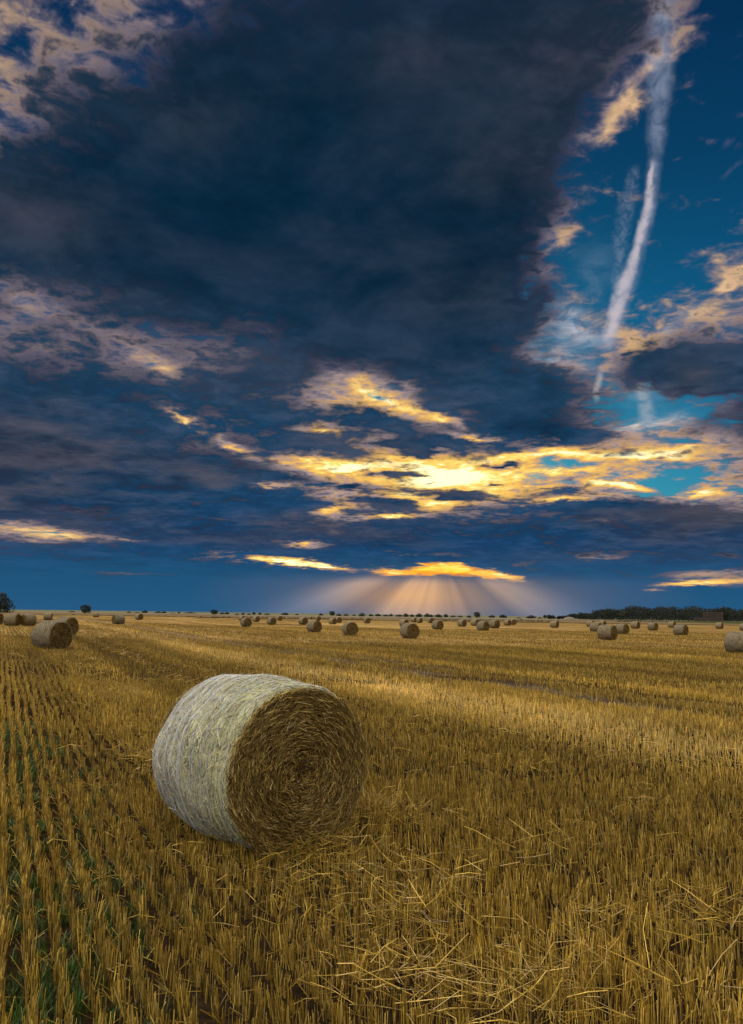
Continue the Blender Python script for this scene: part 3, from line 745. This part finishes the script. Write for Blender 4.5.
def bale_parts(level):
    """level 0 close up, 1 middle distance, 2 far away -> list of (name, verts, faces, mat, tones, smooth)"""
    r = np.random.default_rng(60 + level)
    out = []
    nth, nx = ((150, 40), (72, 14), (40, 6))[level]
    th = np.linspace(0, 2 * math.pi, nth, endpoint=False); xs = np.linspace(-LB / 2, LB / 2, nx)
    X, T = np.meshgrid(xs, th, indexing='ij')
    V = surf(X.ravel(), T.ravel(), 0) 
    V += r.normal(0, (.0045, .004, .0)[level], V.shape)
    i, j = np.meshgrid(np.arange(nx - 1), np.arange(nth), indexing='ij')
    q = np.stack([i * nth + j, i * nth + (j + 1) % nth, (i + 1) * nth + (j + 1) % nth, (i + 1) * nth + j], -1).reshape(-1, 4)
    out.append(('straw_body', squash(V), q, M_BODY if level == 0 else M_FAR, None, True))
    # net wrap: threads round the bale, bunched into ropes here and there, zig-zag ties between
    pts, rad, tn = [], [], []
    m = (110, 60, 36)[level]
    n_thr = (40, 10, 0)[level]
    ang = np.linspace(0, 2 * math.pi, m)
    if n_thr:
        xs_t = np.sort(np.concatenate([r.uniform(-LB / 2 + .01, LB / 2 - .01, n_thr)] + [np.full((5, 1, 0)[level], c) + r.normal(0, .009, (5, 1, 0)[level]) for c in (-.50, -.38, -.27, -.13, .04, .21)]))
        xs_t = np.clip(xs_t, -LB / 2 + .008, LB / 2 - .008)
        for xt in xs_t:
            xx = xt + .006 * np.sin(ang * r.integers(3, 9) + r.uniform(0, 6)) + .003 * np.sin(ang * 23 + r.uniform(0, 6))
            pts.append(surf(xx, ang, r.uniform(.004, .010))); rad.append(np.full(m, (.0008, .0022, 0)[level] * r.uniform(.7, 1.4)))
            tn.append((np.array([.68, .73, .80]), np.array([.30, .29, .25]), 0)[level] * r.uniform(.6, 1.15))
        if level == 0:
            for k in range(46):
                xt = -LB / 2 + .02 + (LB - .04) * k / 45
                a2 = np.linspace(0, 2 * math.pi, 111)[:m]
                zig = xt + .014 * (2 * (np.arange(m) % 2) - 1)
                pts.append(surf(np.clip(zig, -LB / 2 + .006, LB / 2 - .006), a2 * 1.0, .006)); rad.append(np.full(m, .0006)); tn.append(np.array([.58, .60, .66]) * r.uniform(.7, 1.05))
    if pts:
        Vn, Fn, Cn = strands(np.array(pts), np.array(rad), 3, tones=np.array(tn))
        out.append(('net_wrap', squash(Vn), Fn, M_NET, Cn, True))
    # straws held under the net: short, every way, paler where sun-bleached
    n = (9000, 1500, 260)[level]
    x0 = r.uniform(-LB / 2 + .01, LB / 2 - .01, n); t0 = r.uniform(0, 2 * math.pi, n)
    a = r.normal(0, .75, n); L = r.uniform(.05, .17, n) * (1, 1.3, 1.8)[level]
    kk = 4
    u = np.linspace(-.5, .5, kk)
    xx = np.clip(x0[:, None] + np.sin(a)[:, None] * L[:, None] * u, -LB / 2 - .01, LB / 2 + .01)
    tt = t0[:, None] + np.cos(a)[:, None] * L[:, None] * u / RB
    pts = surf(xx.ravel(), tt.ravel(), 0).reshape(n, kk, 3)
    nrm = pts * np.array([0, 1, 1]); nrm /= np.linalg.norm(nrm, axis=2, keepdims=True)
    pts = pts + nrm * r.uniform(-.001, .006, n)[:, None, None]
    stick = r.random(n) < .05
    pts[:, -1] += nrm[:, -1] * (np.where(stick, r.uniform(.005, .035, n), 0))[:, None]
    rd = np.repeat((r.uniform(.0011, .0024, n) * (1, 2.0, 4)[level])[:, None], kk, 1)
    bleach = np.clip(.5 - x0 / LB * 1.5 + .18 * np.sin(x0 * 26) + r.normal(0, .22, n), 0, 1)[:, None]
    tn = (np.array([.50, .51, .27]) * (1 - bleach) + np.array([.56, .56, .53]) * bleach) * r.uniform(.38, 1.45, (n, 1)) * (1.18, .5, .5)[level] * (np.array([1, 1, 1]) if level == 0 else np.array([1.0, .88, .85]))
    orange = (r.random(n) < .10)[:, None]
    tn = np.where(orange, np.array([.30, .17, .055]), tn)
    dk = (r.random(n) < .16)[:, None]; tn = np.where(dk, tn * .35, tn)
    if level < 2:
        Vs, Fs, Cs = strands(pts, rd, 3, tones=tn)
        out.append(('outer_straw', squash(Vs), Fs, M_STRAW, Cs, False))
    # both rolled ends
    for sgn in (1, -1):
        nr = (26, 12, 6)[level]
        rr = np.linspace(.0, 1, nr + 1)[1:]
        Rr, T = np.meshgrid(rr, th, indexing='ij')
        k = r.uniform(0, 6.28)
        base = surf(np.full(nth, sgn * LB / 2), th, 0)
        edge = np.hypot(base[:, 1], base[:, 2])
        rad_ = Rr * edge[None, :]
        bulge = .035 * (1 - Rr ** 2) + .006 * np.sin(Rr * 31 + T) * Rr * (level == 0) + .012 * np.sin(2 * T + k + Rr * 5) * Rr * (1 - Rr)
        bulge = bulge - .045 * np.exp(-(Rr / .12) ** 2) + .016 * np.sin(T * 3 + Rr * 9 + k) * np.sin(Rr * 7) * (1 - Rr) 
        V = np.stack([np.full_like(Rr, sgn * LB / 2) + sgn * bulge, rad_ * np.sin(T), rad_ * np.cos(T)], -1).reshape(-1, 3)
        V = np.vstack([V, [[sgn * (LB / 2 - .02), 0, 0]]]); c = len(V) - 1
        i, j = np.meshgrid(np.arange(nr - 1), np.arange(nth), indexing='ij')
        q = np.stack([i * nth + j, i * nth + (j + 1) % nth, (i + 1) * nth + (j + 1) % nth, (i + 1) * nth + j], -1).reshape(-1, 4)
        faces = q.tolist() + [[(s_ + 1) % nth, s_, c] for s_ in range(nth)]
        core = ('rolled_end', squash(V), faces, M_END, None, True)
        # straws of the end, wound in layers
        n = (8200, 700, 90)[level]
        q_ = np.sqrt(r.random(n)) * .985
        q_ = np.where(r.random(n) < .5, np.round(q_ * 17) / 17 + r.normal(0, .012, n), q_); q_ = np.clip(q_, .01, .985)
        t0 = r.uniform(0, 2 * math.pi, n)
        wild = .32 + .5 * np.exp(-(q_ / .3) ** 2)
        a = r.normal(0, 1, n) * wild                       # from the tangent
        L = r.uniform(.05, .20, n) * (.45 + .6 * q_) * (1, 1.3, 1.8)[level]
        kk = 4; u = np.linspace(-.5, .5, kk)
        rr_ = (q_ * (RB - .012))[:, None] + np.sin(a)[:, None] * L[:, None] * u
        tt = t0[:, None] + np.cos(a)[:, None] * L[:, None] * u / np.maximum(q_ * RB, .07)[:, None]
        rr_ = np.clip(rr_, 0.005, RB + .012)
        qn = rr_ / RB
        xo = LB / 2 + .035 * (1 - qn ** 2) - .045 * np.exp(-(qn / .12) ** 2) + .004 - .030 * np.clip((qn - .9) / .1, 0, 1.3) * 0
        tip = r.normal(0, .016, n)[:, None] * u * 2 + r.uniform(-.004, .012, n)[:, None]
        loose = r.random(n) < .06
        tip = tip + np.where(loose, r.uniform(0, .05, n), 0)[:, None] * (u + .5)
        pts = np.stack([sgn * (xo + tip), rr_ * np.sin(tt), rr_ * np.cos(tt)], -1)
        rd = np.repeat((r.uniform(.0012, .0031, n) * (1, 2.0, 4)[level])[:, None], kk, 1)
        tn = np.array([[.36, .25, .062], [.21, .142, .036], [.50, .37, .12], [.10, .064, .02], [.60, .49, .25]])[r.choice(5, n, p=[.34, .28, .16, .17, .05])] * r.uniform(.6, 1.5, (n, 1)) * (1.0, .75, .7)[level]
        Vs, Fs, Cs = strands(pts, rd, 3, tones=tn)
        out.append((core, ('end_straw', squash(Vs), Fs, M_STRAW, Cs, False)) if level < 2 else core)
    return out

def make_bale(level):
    root = bpy.data.objects.new('straw_bale', None); COL.objects.link(root)
    root.empty_display_size = .3
    for p in bale_parts(level):
        if isinstance(p[0], tuple):
            a, b = p
            c = mesh_obj(a[0], a[1], a[2], a[3], root, a[5], a[4])
            mesh_obj(b[0], b[1], b[2], b[3], c, b[5], b[4])
        else:
            mesh_obj(p[0], p[1], p[2], p[3], root, p[5], p[4])
    for c in root.children: c.location = (0, 0, RB - .03)
    return root

def copy_tree(o, parent=None):
    c = o.copy(); COL.objects.link(c)
    if parent: c.parent = parent
    for ch in list(o.children): copy_tree(ch, c)
    return c

GROUP = 'round straw bales left lying on the stubble field'
# bottom px, centre px, width px, turn of the rolled end (degrees, 0 = end faces the camera, + = end turned to the right), level, label
BALES = [
 ((262, 838), None, 0, None, 0, 'big pale round straw bale in the foreground, rolled end turned to the right'),
 ((51, 650.5), 45, 37, 1, 1, 'large straw bale near the left edge, pale side and dark end, in front of others'),
 ((65, 636), 20, 40, 1, 1, 'dark straw bale half hidden behind the large pale bale at the left'),
 ((12, 626), 16, 62, 1, 2, 'straw bale at far left below the big tree, second from the left edge'),
 ((28, 626), 18, 125, 1, 2, 'straw bale at left touching the next one, its dark end turned away'),
 ((-5, 625), 14, 60, 1, 2, 'straw bale cut off by the left edge of the picture'),
 ((48, 620), 8, 75, 2, 2, 'small far straw bale above the large pale bale at left'),
 ((96, 617.5), 6, 80, 2, 2, 'tiny faint straw bale far off right of the lone round tree'),
 ((118, 624.7), 13.5, -62, 1, 2, 'straw bale with its dark end on the left, alone right of the round tree'),
 ((139, 620), 8, 30, 2, 2, 'small dark straw bale just right of the bale with its end on the left'),
 ((246, 627), 14.5, 22, 1, 2, 'straw bale left of centre with its dark round end facing right, front of a cluster'),
 ((242, 621), 7, 40, 2, 2, 'small far straw bale peeping over the front bale left of centre'),
 ((256, 622), 8, 35, 2, 2, 'small straw bale behind and right of the front bale left of centre'),
 ((271.5, 625), 11, 30, 1, 2, 'straw bale right of the left cluster, lighter side showing'),
 ((279.5, 620.8), 7, 20, 2, 2, 'dark small straw bale behind the right end of the left cluster'),
 ((303, 624.6), 10, 35, 2, 2, 'straw bale peeping out at left behind the nearer bale above the foreground bale'),
 ((314, 632.5), 18, 36, 1, 2, 'nearer straw bale straight above the right half of foreground bale'),
 ((318, 620.8), 7, 25, 2, 2, 'tiny dark straw bale right above the nearer bale of the middle'),
 ((332.5, 624.4), 9, 40, 2, 2, 'left one of two touching straw bales in the middle distance'),
 ((338.5, 623), 7, 20, 2, 2, 'right darker one of two touching straw bales in the middle distance'),
 ((350, 635.8), 18, 18, 1, 2, 'straw bale showing almost only its round end, left of the sunbeams'),
 ((367, 623.7), 8, 22, 2, 2, 'small straw bale under the left sunbeams, alone'),
 ((409.5, 638.7), 21, 28, 1, 2, 'nearest middle straw bale with pale left side below the sun glow'),
 ((404, 626.6), 11, 45, 2, 2, 'straw bale hidden partly behind the nearest middle bale below the glow'),
 ((413.8, 622.5), 5.5, 50, 2, 2, 'tiny straw bale left of a pair just right of the sun glow'),
 ((419.5, 623), 7.5, 40, 2, 2, 'small straw bale right of a tiny one just right of the sun glow'),
 ((431, 623), 6, 20, 2, 2, 'tiny dark straw bale behind the bale right of the sun glow'),
 ((437.5, 629.6), 13, 38, 1, 2, 'straw bale with dark right end, second large one right of the sun glow'),
 ((462, 626.6), 10.5, 45, 2, 2, 'lone straw bale a little left of the three bales right of centre'),
 ((475, 626), 9, 48, 2, 2, 'straw bale at the back left of the three bales right of centre'),
 ((483, 631), 14, 45, 1, 2, 'front straw bale of the three bales right of centre'),
 ((494.5, 628.5), 11, 45, 1, 2, 'straw bale at the right of the three bales right of centre'),
 ((507.5, 625.6), 7.5, 48, 2, 2, 'left small straw bale of a pair between centre and the woods'),
 ((513, 625), 5, 25, 2, 2, 'right dark small straw bale of a pair between centre and the woods'),
 ((554.5, 627.8), 9, 62, 2, 2, 'lone straw bale under the left tip of the dark woods'),
 ((590.5, 627), 7, 60, 2, 2, 'leftmost small straw bale of the cluster under the woods'),
 ((596, 632), 10, 65, 1, 2, 'straw bale touching the front bale on its left, under the woods'),
 ((602.5, 626.5), 11, 55, 2, 2, 'straw bale hidden behind the front cluster under the woods'),
 ((607.5, 640), 19, 62, 1, 2, 'largest front straw bale of the cluster under the woods'),
 ((622.5, 634), 13, 50, 1, 2, 'straw bale right behind the largest front bale under the woods'),
 ((635.5, 628.7), 9, 60, 2, 2, 'small straw bale alone right of the cluster under the woods'),
 ((653, 630.4), 11, 55, 1, 2, 'straw bale left of the solitary bale with a dark right end, under the woods'),
 ((672, 627.8), 6, 60, 2, 2, 'tiny straw bale behind and left of the solitary bale under the woods'),
 ((681, 635.7), 16, 58, 1, 2, 'solitary straw bale with dark right end on the right half'),
 ((719.5, 628.8), 9, 68, 2, 2, 'small straw bale below the brown straw stack at right'),
 ((745, 631), 9, 60, 2, 2, 'straw bale cut by the right edge behind the large one'),
 ((740, 653.6), 25, 62, 1, 2, 'large pale straw bale cut off by the right edge of the picture'),
]
def build_bales():
    protos = {}
    for i, ((px, py), wpx, turn, _l, *rest) in enumerate([(b[0], b[1], b[2], b[3], *b[4:]) for b in BALES]):
        label = rest[-1]
        level = 0 if i == 0 else _l
        if i in (1, 46): level = 1
        fresh = level not in protos
        if fresh: protos[level] = make_bale(level)
        o = protos[level] if fresh else copy_tree(protos[level])
        if i == 0:
            hit = ground_hit(256, 837)
            view = math.atan2(hit.x, hit.y)
            scale = MAIN_SCALE; turn = MAIN_TURN
        else:
            hit = ground_hit(px, py)
            view = math.atan2(hit.x, hit.y)
            scale = .97 + .03 * math.sin(i * 2.7)
        # pixel is the near foot; centre lies a radius or so further off
        d = Vector((math.sin(view), math.cos(view)))
        off = (LB / 2 * abs(math.cos(R(turn))) * .9 + .12) * (0 if i == 0 else 1)
        cx, cy = hit.x + d.x * off, hit.y + d.y * off
        # axis (+x of the bale) points from the rolled end outwards: toward the camera, turned to the right
        heading = math.atan2(-d.y, -d.x) + R(turn)
        o.location = (cx, cy, float(terrain(cx, cy)) + .0)
        o.rotation_euler = (0, 0, heading)
        o.scale = (scale,) * 3
        tag(o, label, 'bale', GROUP)
MAIN_SCALE, MAIN_TURN = 1.085, 31
build_bales()
# ------------------------------------------------------------------ far trees, hedge, woods, stack
def leaf_mat(name, col):
    m, g, out = new_mat(name)
    at = g.node('ShaderNodeAttribute', attribute_name='tone')
    b = g.node('ShaderNodeBsdfPrincipled'); g.put(b.inputs['Base Color'], g.mix(1.0, at.outputs[0], (*col, 1), 'MULTIPLY'))
    b.inputs['Roughness'].default_value = .7; b.inputs['Specular IOR Level'].default_value = .2
    g.put(out.inputs[0], b.outputs[0]); return m
M_LEAF = leaf_mat('far foliage', (.020, .029, .014))
def bark_mat():
    m, g, out = new_mat('bark')
    geo = g.node('ShaderNodeNewGeometry')
    n = g.noise(geo.outputs['Position'], 6, 4, .6)
    b = g.node('ShaderNodeBsdfPrincipled'); g.put(b.inputs['Base Color'], g.ramp(n, [(.3, (.03, .024, .018)), (.7, (.09, .07, .05))])); b.inputs['Roughness'].default_value = .9
    g.put(out.inputs[0], b.outputs[0]); return m
M_BARK = bark_mat()

def crown(r, lobes, n, leaf):
    """leaf clumps spread through a few overlapping lobes: lobes = (x, y, z, rx, ry, rz)"""
    lob = np.array(lobes, float); vol = lob[:, 3] * lob[:, 4] * lob[:, 5]; vol = vol / vol.sum()
    k = r.choice(len(lob), n, p=vol)
    d = r.normal(0, 1, (n, 3)); d /= np.linalg.norm(d, axis=1, keepdims=True)
    rad = r.uniform(.35, 1.0, (n, 1)) ** .45 * r.choice([1., 1., .93, 1.07], (n, 1))
    c = lob[k, :3] + d * rad * lob[k, 3:]
    a = r.normal(0, 1, (n, 3)); a /= np.linalg.norm(a, axis=1, keepdims=True)
    b = np.cross(a, r.normal(0, 1, (n, 3))); b /= np.linalg.norm(b, axis=1, keepdims=True)
    s = leaf * r.uniform(.5, 1.3, (n, 1))
    V = np.stack([c - a * s, c + b * s * .6, c + a * s, c - b * s * .6], 1).reshape(-1, 3)
    Fq = np.arange(n * 4).reshape(n, 4)
    T = np.repeat(np.ones((n, 3)) * r.uniform(.65, 1.4, (n, 1)), 4, 0)
    return V, Fq, T

def trunk_mesh(h, r0):
    V, F_ = [], []
    for k, (z, rr) in enumerate(((-.3, 1.3), (.3, 1.0), (h * .5, .8), (h, .45))):
        for q in range(7):
            a = 2 * math.pi * q / 7; V.append((rr * r0 * math.cos(a) + .04 * h * math.sin(k), rr * r0 * math.sin(a), z))
    for k in range(3):
        for q in range(7): F_.append((k * 7 + q, k * 7 + (q + 1) % 7, (k + 1) * 7 + (q + 1) % 7, (k + 1) * 7 + q))
    # limbs
    for q in range(4):
        a = q * 1.7; b = len(V); z = h * (.55 + .1 * q)
        for (t, rr) in ((0, .35), (1, .12)):
            c = (math.cos(a) * h * .55 * t, math.sin(a) * h * .55 * t, z + h * .55 * t)
            for e in range(4): V.append((c[0] + rr * r0 * math.cos(e * 1.57), c[1] + rr * r0 * math.sin(e * 1.57), c[2]))
        for e in range(4): F_.append((b + e, b + (e + 1) % 4, b + 4 + (e + 1) % 4, b + 4 + e))
    return np.array(V), F_

TREE_KINDS = {}
def tree_proto(kind):
    r = np.random.default_rng(hash(kind) % 1000 if False else sum(map(ord, kind)))
    if kind == 'round':     # unit height 1
        lobes = [(0, 0, .54, .42, .40, .42), (-.16, .1, .64, .28, .3, .27), (.17, -.1, .60, .27, .3, .30), (0.06, 0, .30, .40, .34, .26), (.05, 0, .84, .17, .17, .14)]; n = 1500; leaf = .045
    elif kind == 'tall':
        lobes = [(0, 0, .56, .38, .36, .38), (-.22, .1, .50, .3, .3, .26), (.24, 0, .42, .32, .3, .28), (.40, 0, .24, .26, .26, .2), (-.36, 0, .30, .32, .3, .24), (.05, 0, .80, .22, .22, .18), (0, 0, .2, .42, .3, .2)]; n = 2200; leaf = .04
    elif kind == 'bush':
        lobes = [(0, 0, .45, .65, .5, .45), (-.5, 0, .32, .5, .4, .34), (.5, .1, .36, .5, .4, .36)]; n = 600; leaf = .10
    else:                   # low, long
        lobes = [(0, 0, .42, .9, .5, .42), (-.9, 0, .34, .8, .4, .33), (.9, .1, .38, .8, .4, .38), (1.6, 0, .26, .6, .4, .28), (-1.7, 0, .24, .6, .4, .26)]; n = 800; leaf = .11
    cv = crown(r, lobes, n, leaf)
    me = mesh_obj('crown', *cv[:2], M_LEAF, cols=cv[2], link=False).data
    tv, tf = trunk_mesh(.45, .035 if kind in ('round', 'tall') else .03)
    mt = mesh_obj('trunk', tv, tf, M_BARK, smooth_shade=True, link=False).data
    TREE_KINDS[kind] = (me, mt)

def tree(kind, px, base_py, w_px, h_px, label, dist, group=None):
    if kind not in TREE_KINDS: tree_proto(kind)
    d = pix_dir(px, base_py); k = dist / math.hypot(d.x, d.y)
    x, y = d.x * k, d.y * k
    pxs = math.hypot(dist, 0) / F / math.cos(math.atan2(x, y)) * 1.0
    hh = h_px * pxs
    name = 'bush' if kind in ('bush', 'thicket') else 'tree'
    o = bpy.data.objects.new(name, None); COL.objects.link(o)
    o.location = (x, y, -.2); o.rotation_euler = (0, 0, -math.atan2(x, y) + (.45 * math.sin(px * 1.7) + (math.pi if math.sin(px * 3.1) > 0 else 0) if name == 'bush' else 0))
    h_px = h_px * (1 + (.22 * math.sin(px * 5.3) if name == 'bush' else 0)); hh = h_px * pxs
    natural = {'round': .88, 'tall': 1.25, 'bush': 2.0, 'thicket': 4.4}[kind]
    sx = w_px / h_px / natural
    o.scale = (hh * sx, hh * max(.6, min(sx, 1.5)), hh)
    for nm, me in zip(('crown', 'trunk'), TREE_KINDS[kind]):
        c = bpy.data.objects.new(nm, me); COL.objects.link(c); c.parent = o
    tag(o, label, 'bush' if name == 'bush' else 'tree', group)
    return o

def hor(px): return HORIZON - (px - W / 2) * -math.tan(R(ROLL))
def far_things():
    tree('tall', 0, 611, 22, 18, 'large dark tree cut by the left edge of the picture', 420)
    tree('round', 85.5, 612, 9.5, 8.5, 'lone dark round tree on the horizon at left', 520)
    tree('round', 214, 614, 7.5, 5.3, 'small dark broad round tree on the horizon left of centre', 620)
    G = 'low bushes along the horizon'
    L1 = 'low dark bush on the horizon between lone round tree and left bale cluster'
    L2 = 'low dark bush on the horizon under the sun glow'
    L3 = 'low dark bush on the horizon between the sun glow and the woods'
    for px, w, h, kind, lab in (
        (72, 6, 3, 'bush', None), (129, 5, 3.5, 'bush', L1), (145, 6, 4, 'bush', L1), (138, 8, 2, 'thicket', L1), (158, 7, 3, 'thicket', L1), (164, 5, 3, 'bush', L1), (173, 7, 2, 'thicket', L1), (179, 3, 3.5, 'bush', L1),
        (190, 12, 2.5, 'thicket', L1), (222, 5, 2.5, 'bush', L1), (227, 5, 3.5, 'bush', L1), (237, 5, 2.5, 'bush', L1), (243, 4, 3.5, 'bush', L1), (249, 4, 2.5, 'bush', L1), (254, 4, 3.5, 'bush', L1), (260, 4, 3, 'bush', L1), (267, 7, 2.5, 'thicket', L1),
        (285, 8, 3.5, 'bush', L2), (297, 4, 2.5, 'bush', L2), (321, 5, 4.5, 'bush', L2), (339, 6, 4, 'bush', L2), (346, 6, 4, 'bush', L2), (354, 4, 3, 'bush', L2), (362, 7, 4.5, 'bush', L2), (371, 5, 4, 'bush', L2),
        (378, 7, 5, 'bush', L2), (386, 7, 4, 'thicket', L2), (391, 4, 5.5, 'bush', L2), (399, 8, 4, 'bush', L2), (406, 6, 5.5, 'bush', L2), (412, 5, 4.5, 'bush', L2), (419, 7, 5.5, 'bush', L2), (427, 6, 5, 'bush', L2), (431, 5, 5, 'bush', L2), (438.5, 8, 6, 'bush', L2), (446, 5, 4.5, 'bush', L2), (453, 6, 3, 'thicket', L2), (460, 6, 3, 'thicket', L2),
        (469, 5, 4.5, 'bush', L3), (492, 7, 4, 'bush', L3), (503, 8, 4.5, 'bush', L3), (519, 6, 2.5, 'thicket', L3), (531, 10, 5.5, 'bush', L3), (540, 5, 2.5, 'thicket', L3)):
        by = 612.3 + (px - W / 2) * .0131 + 1.6
        tree(kind, px, by, w, h * .74, lab or 'small low dark bush on the horizon left of the lone round tree', 700 + 60 * math.sin(px), G if lab else None)
    tree('round', 332, 616, 6, 5.2, 'rounded dark tree on the horizon left of the sunbeams', 700)
    tree('round', 477, 617, 6.5, 6.2, 'rounded dark tree on the horizon above the three bales right of centre', 700)
    # woods: one far mass of many crowns
    r = np.random.default_rng(9)
    V, Fq, T, nv = [], [], [], 0
    for i in range(330):
        px = 546 + (i / 330) * 330 + r.uniform(-3, 3); dist = 640 + r.uniform(-40, 110)
        top = 2.6 + 9.3 * float(smooth(np.array(px), 545, 640)) + 1.6 * math.sin(px * .21) * .7 + r.uniform(-1.4, .8)
        if px > 700: top -= 1.0
        d = pix_dir(px, 618); az = math.atan2(d.x, d.y); x, y = math.sin(az) * dist, math.cos(az) * dist
        hh = max(top, 2.) * 640 / F / math.cos(az)
        w = hh * r.uniform(.35, .6)
        lobes = [(x, y, hh * .62, w, w, hh * .36), (x + r.normal(0, w * .5), y, hh * .34, w * 1.1, w, hh * .36), (x + r.normal(0, w * .4), y, hh * .78, w * .6, w * .6, hh * .22)]
        v, f, t = crown(r, lobes, 420, .42 if hh > 6 else .32)
        V.append(v); Fq.append(f + nv); T.append(t * r.uniform(.75, 1.25)); nv += len(v)
    o = mesh_obj('woods', np.concatenate(V), np.concatenate(Fq), leaf_mat('woods foliage', (.013, .019, .013)), cols=np.concatenate(T))
    tag(o, 'dark far-off belt of woods along the horizon at right', 'woods', kind='stuff')
    # hedge strips along the field edge
    def hedge(px0, px1, dist, h, depth, tone, name, label):
        r = np.random.default_rng(int(px0) + 77)
        d0, d1 = pix_dir(px0, 618), pix_dir(px1, 618)
        a0, a1 = math.atan2(d0.x, d0.y), math.atan2(d1.x, d1.y)
        p0 = Vector((math.tan(a0) * dist, dist)); p1 = Vector((math.tan(a1) * dist, dist))
        n = int((p1 - p0).length * 14)
        u = r.random(n); c = np.stack([p0.x + (p1.x - p0.x) * u, p0.y + (p1.y - p0.y) * u + r.normal(0, depth, n), r.random(n) * h * (.8 + .35 * np.sin(u * 60) * np.cos(u * 23))], -1)
        a = r.normal(0, 1, (n, 3)); a /= np.linalg.norm(a, axis=1, keepdims=True); b = np.cross(a, r.normal(0, 1, (n, 3))); b /= np.linalg.norm(b, axis=1, keepdims=True)
        s = .28 * r.uniform(.5, 1.2, (n, 1))
        Vh = np.stack([c - a * s, c + b * s * .6, c + a * s, c - b * s * .6], 1).reshape(-1, 3)
        th_ = np.repeat(np.array(tone) * r.uniform(.6, 1.4, (n, 1)), 4, 0)
        o = mesh_obj(name, Vh, np.arange(n * 4).reshape(n, 4), leaf_mat(name + ' leaf', (1, 1, 1)), cols=th_)
        tag(o, label, 'hedge')
    hedge(70, 240, 262, .55, .5, (.05, .04, .022), 'hedge', 'long low dark hedge along the field edge at left')
    hedge(240, 372, 268, .5, .5, (.06, .046, .026), 'hedge', 'low brown hedge along the field edge left of the sun glow')
    hedge(430, 560, 285, .7, .5, (.06, .048, .026), 'hedge', 'low brown hedge along the field edge right of the sun glow')
    hedge(617, 642, 330, 1.1, .6, (.035, .022, .016), 'hedge', 'short dark reddish hedge behind bales under the woods')
    hedge(642, 668, 345, 1.0, .6, (.16, .13, .10), 'hedge', 'short pale dry hedge under the woods')
    # straw stack in front of the woods: rows of big blocks
    st = bpy.data.objects.new('straw_stack', None); COL.objects.link(st)
    d = pix_dir(708, 621); k = 600 / math.hypot(d.x, d.y); st.location = (d.x * k, d.y * k, -.1); st.rotation_euler = (0, 0, -math.atan2(d.x, d.y))
    ms, g, out = new_mat('old stacked straw')
    tc = g.node('ShaderNodeTexCoord'); nz = g.noise(tc.outputs['Object'], 2.0, 5, .7)
    b = g.node('ShaderNodeBsdfPrincipled'); g.put(b.inputs['Base Color'], g.ramp(nz, [(.3, (.022, .016, .012)), (.7, (.052, .037, .026))])); b.inputs['Roughness'].default_value = .95
    g.put(out.inputs[0], b.outputs[0])
    def blocks(name, x0, nx, nz_, bw, bh, dep):
        bm = bmesh.new(); rr = random.Random(3)
        for i in range(nx):
            for j in range(nz_):
                for q in range(2):
                    res = bmesh.ops.create_cube(bm, size=1.0)
                    sx, sy, sz = bw * rr.uniform(.93, .985), dep * .97, bh * rr.uniform(.93, .985)
                    for v in res['verts']:
                        v.co = Vector((x0 + (i + .5) * bw + v.co.x * sx + rr.uniform(-.04, .04), (q - .5) * dep + v.co.y * sy + rr.uniform(-.12, .12), (j + .5) * bh + v.co.z * sz))
        bmesh.ops.bevel(bm, geom=bm.edges[:], offset=.06, segments=1, affect='EDGES')
        me = bpy.data.meshes.new(name); bm.to_mesh(me); bm.free(); me.materials.append(ms)
        o = bpy.data.objects.new(name, me); COL.objects.link(o); o.parent = st
    blocks('tall_block', -3.2, 6, 5, 2.2, 1.3, 2.4)
    blocks('low_block', -8.8, 3, 2, 1.8, 1.25, 2.4)
    tag(st, 'brown rectangular straw stack with a low step, standing before the dark woods', 'straw stack')
    # pale heap at the tip of the woods
    r = np.random.default_rng(4)
    d = pix_dir(569, 620.5); k = 560 / math.hypot(d.x, d.y); c = Vector((d.x * k, d.y * k))
    th = np.linspace(0, 2 * math.pi, 40, endpoint=False); V = []; Fh = []
    prof = [(1.0, 0), (.93, .28), (.75, .62), (.45, .88), (.12, 1.0)]
    for (q, zz) in prof:
        for a in th:
            w = 1 + .12 * math.sin(3 * a + 1) + .08 * math.sin(7 * a)
            V.append((c.x + math.cos(a) * q * 4.0 * w, c.y + math.sin(a) * q * 2.6 * w, zz * 1.7 * (1 + .15 * math.sin(2 * a + .5))))
    for i in range(len(prof) - 1):
        for j in range(40): Fh.append((i * 40 + j, i * 40 + (j + 1) % 40, (i + 1) * 40 + (j + 1) % 40, (i + 1) * 40 + j))
    Fh.append(tuple((len(prof) - 1) * 40 + j for j in range(40)))
    mh, g, out = new_mat('pale straw heap')
    geo = g.node('ShaderNodeNewGeometry'); nz = g.noise(geo.outputs['Position'], 2.5, 5, .7)
    b = g.node('ShaderNodeBsdfPrincipled'); g.put(b.inputs['Base Color'], g.ramp(nz, [(.3, (.09, .075, .055)), (.7, (.19, .165, .125))])); b.inputs['Roughness'].default_value = .95
    g.put(out.inputs[0], b.outputs[0])
    tag(mesh_obj('straw_heap', V, Fh, mh, smooth_shade=True), 'low pale heap of straw at the left tip of the dark woods', 'straw heap')
far_things()
# ------------------------------------------------------------------ output
SC.render.engine = 'CYCLES'
SC.view_settings.view_transform = 'Standard'
SC.view_settings.look = 'None'
SC.view_settings.exposure = 0.0
SC.view_settings.gamma = 1.0
SC.view_settings.use_curve_mapping = False
SC.cycles.use_denoising = True
SC.cycles.max_bounces = 6
SC.cycles.diffuse_bounces = 3
SC.cycles.transparent_max_bounces = 12
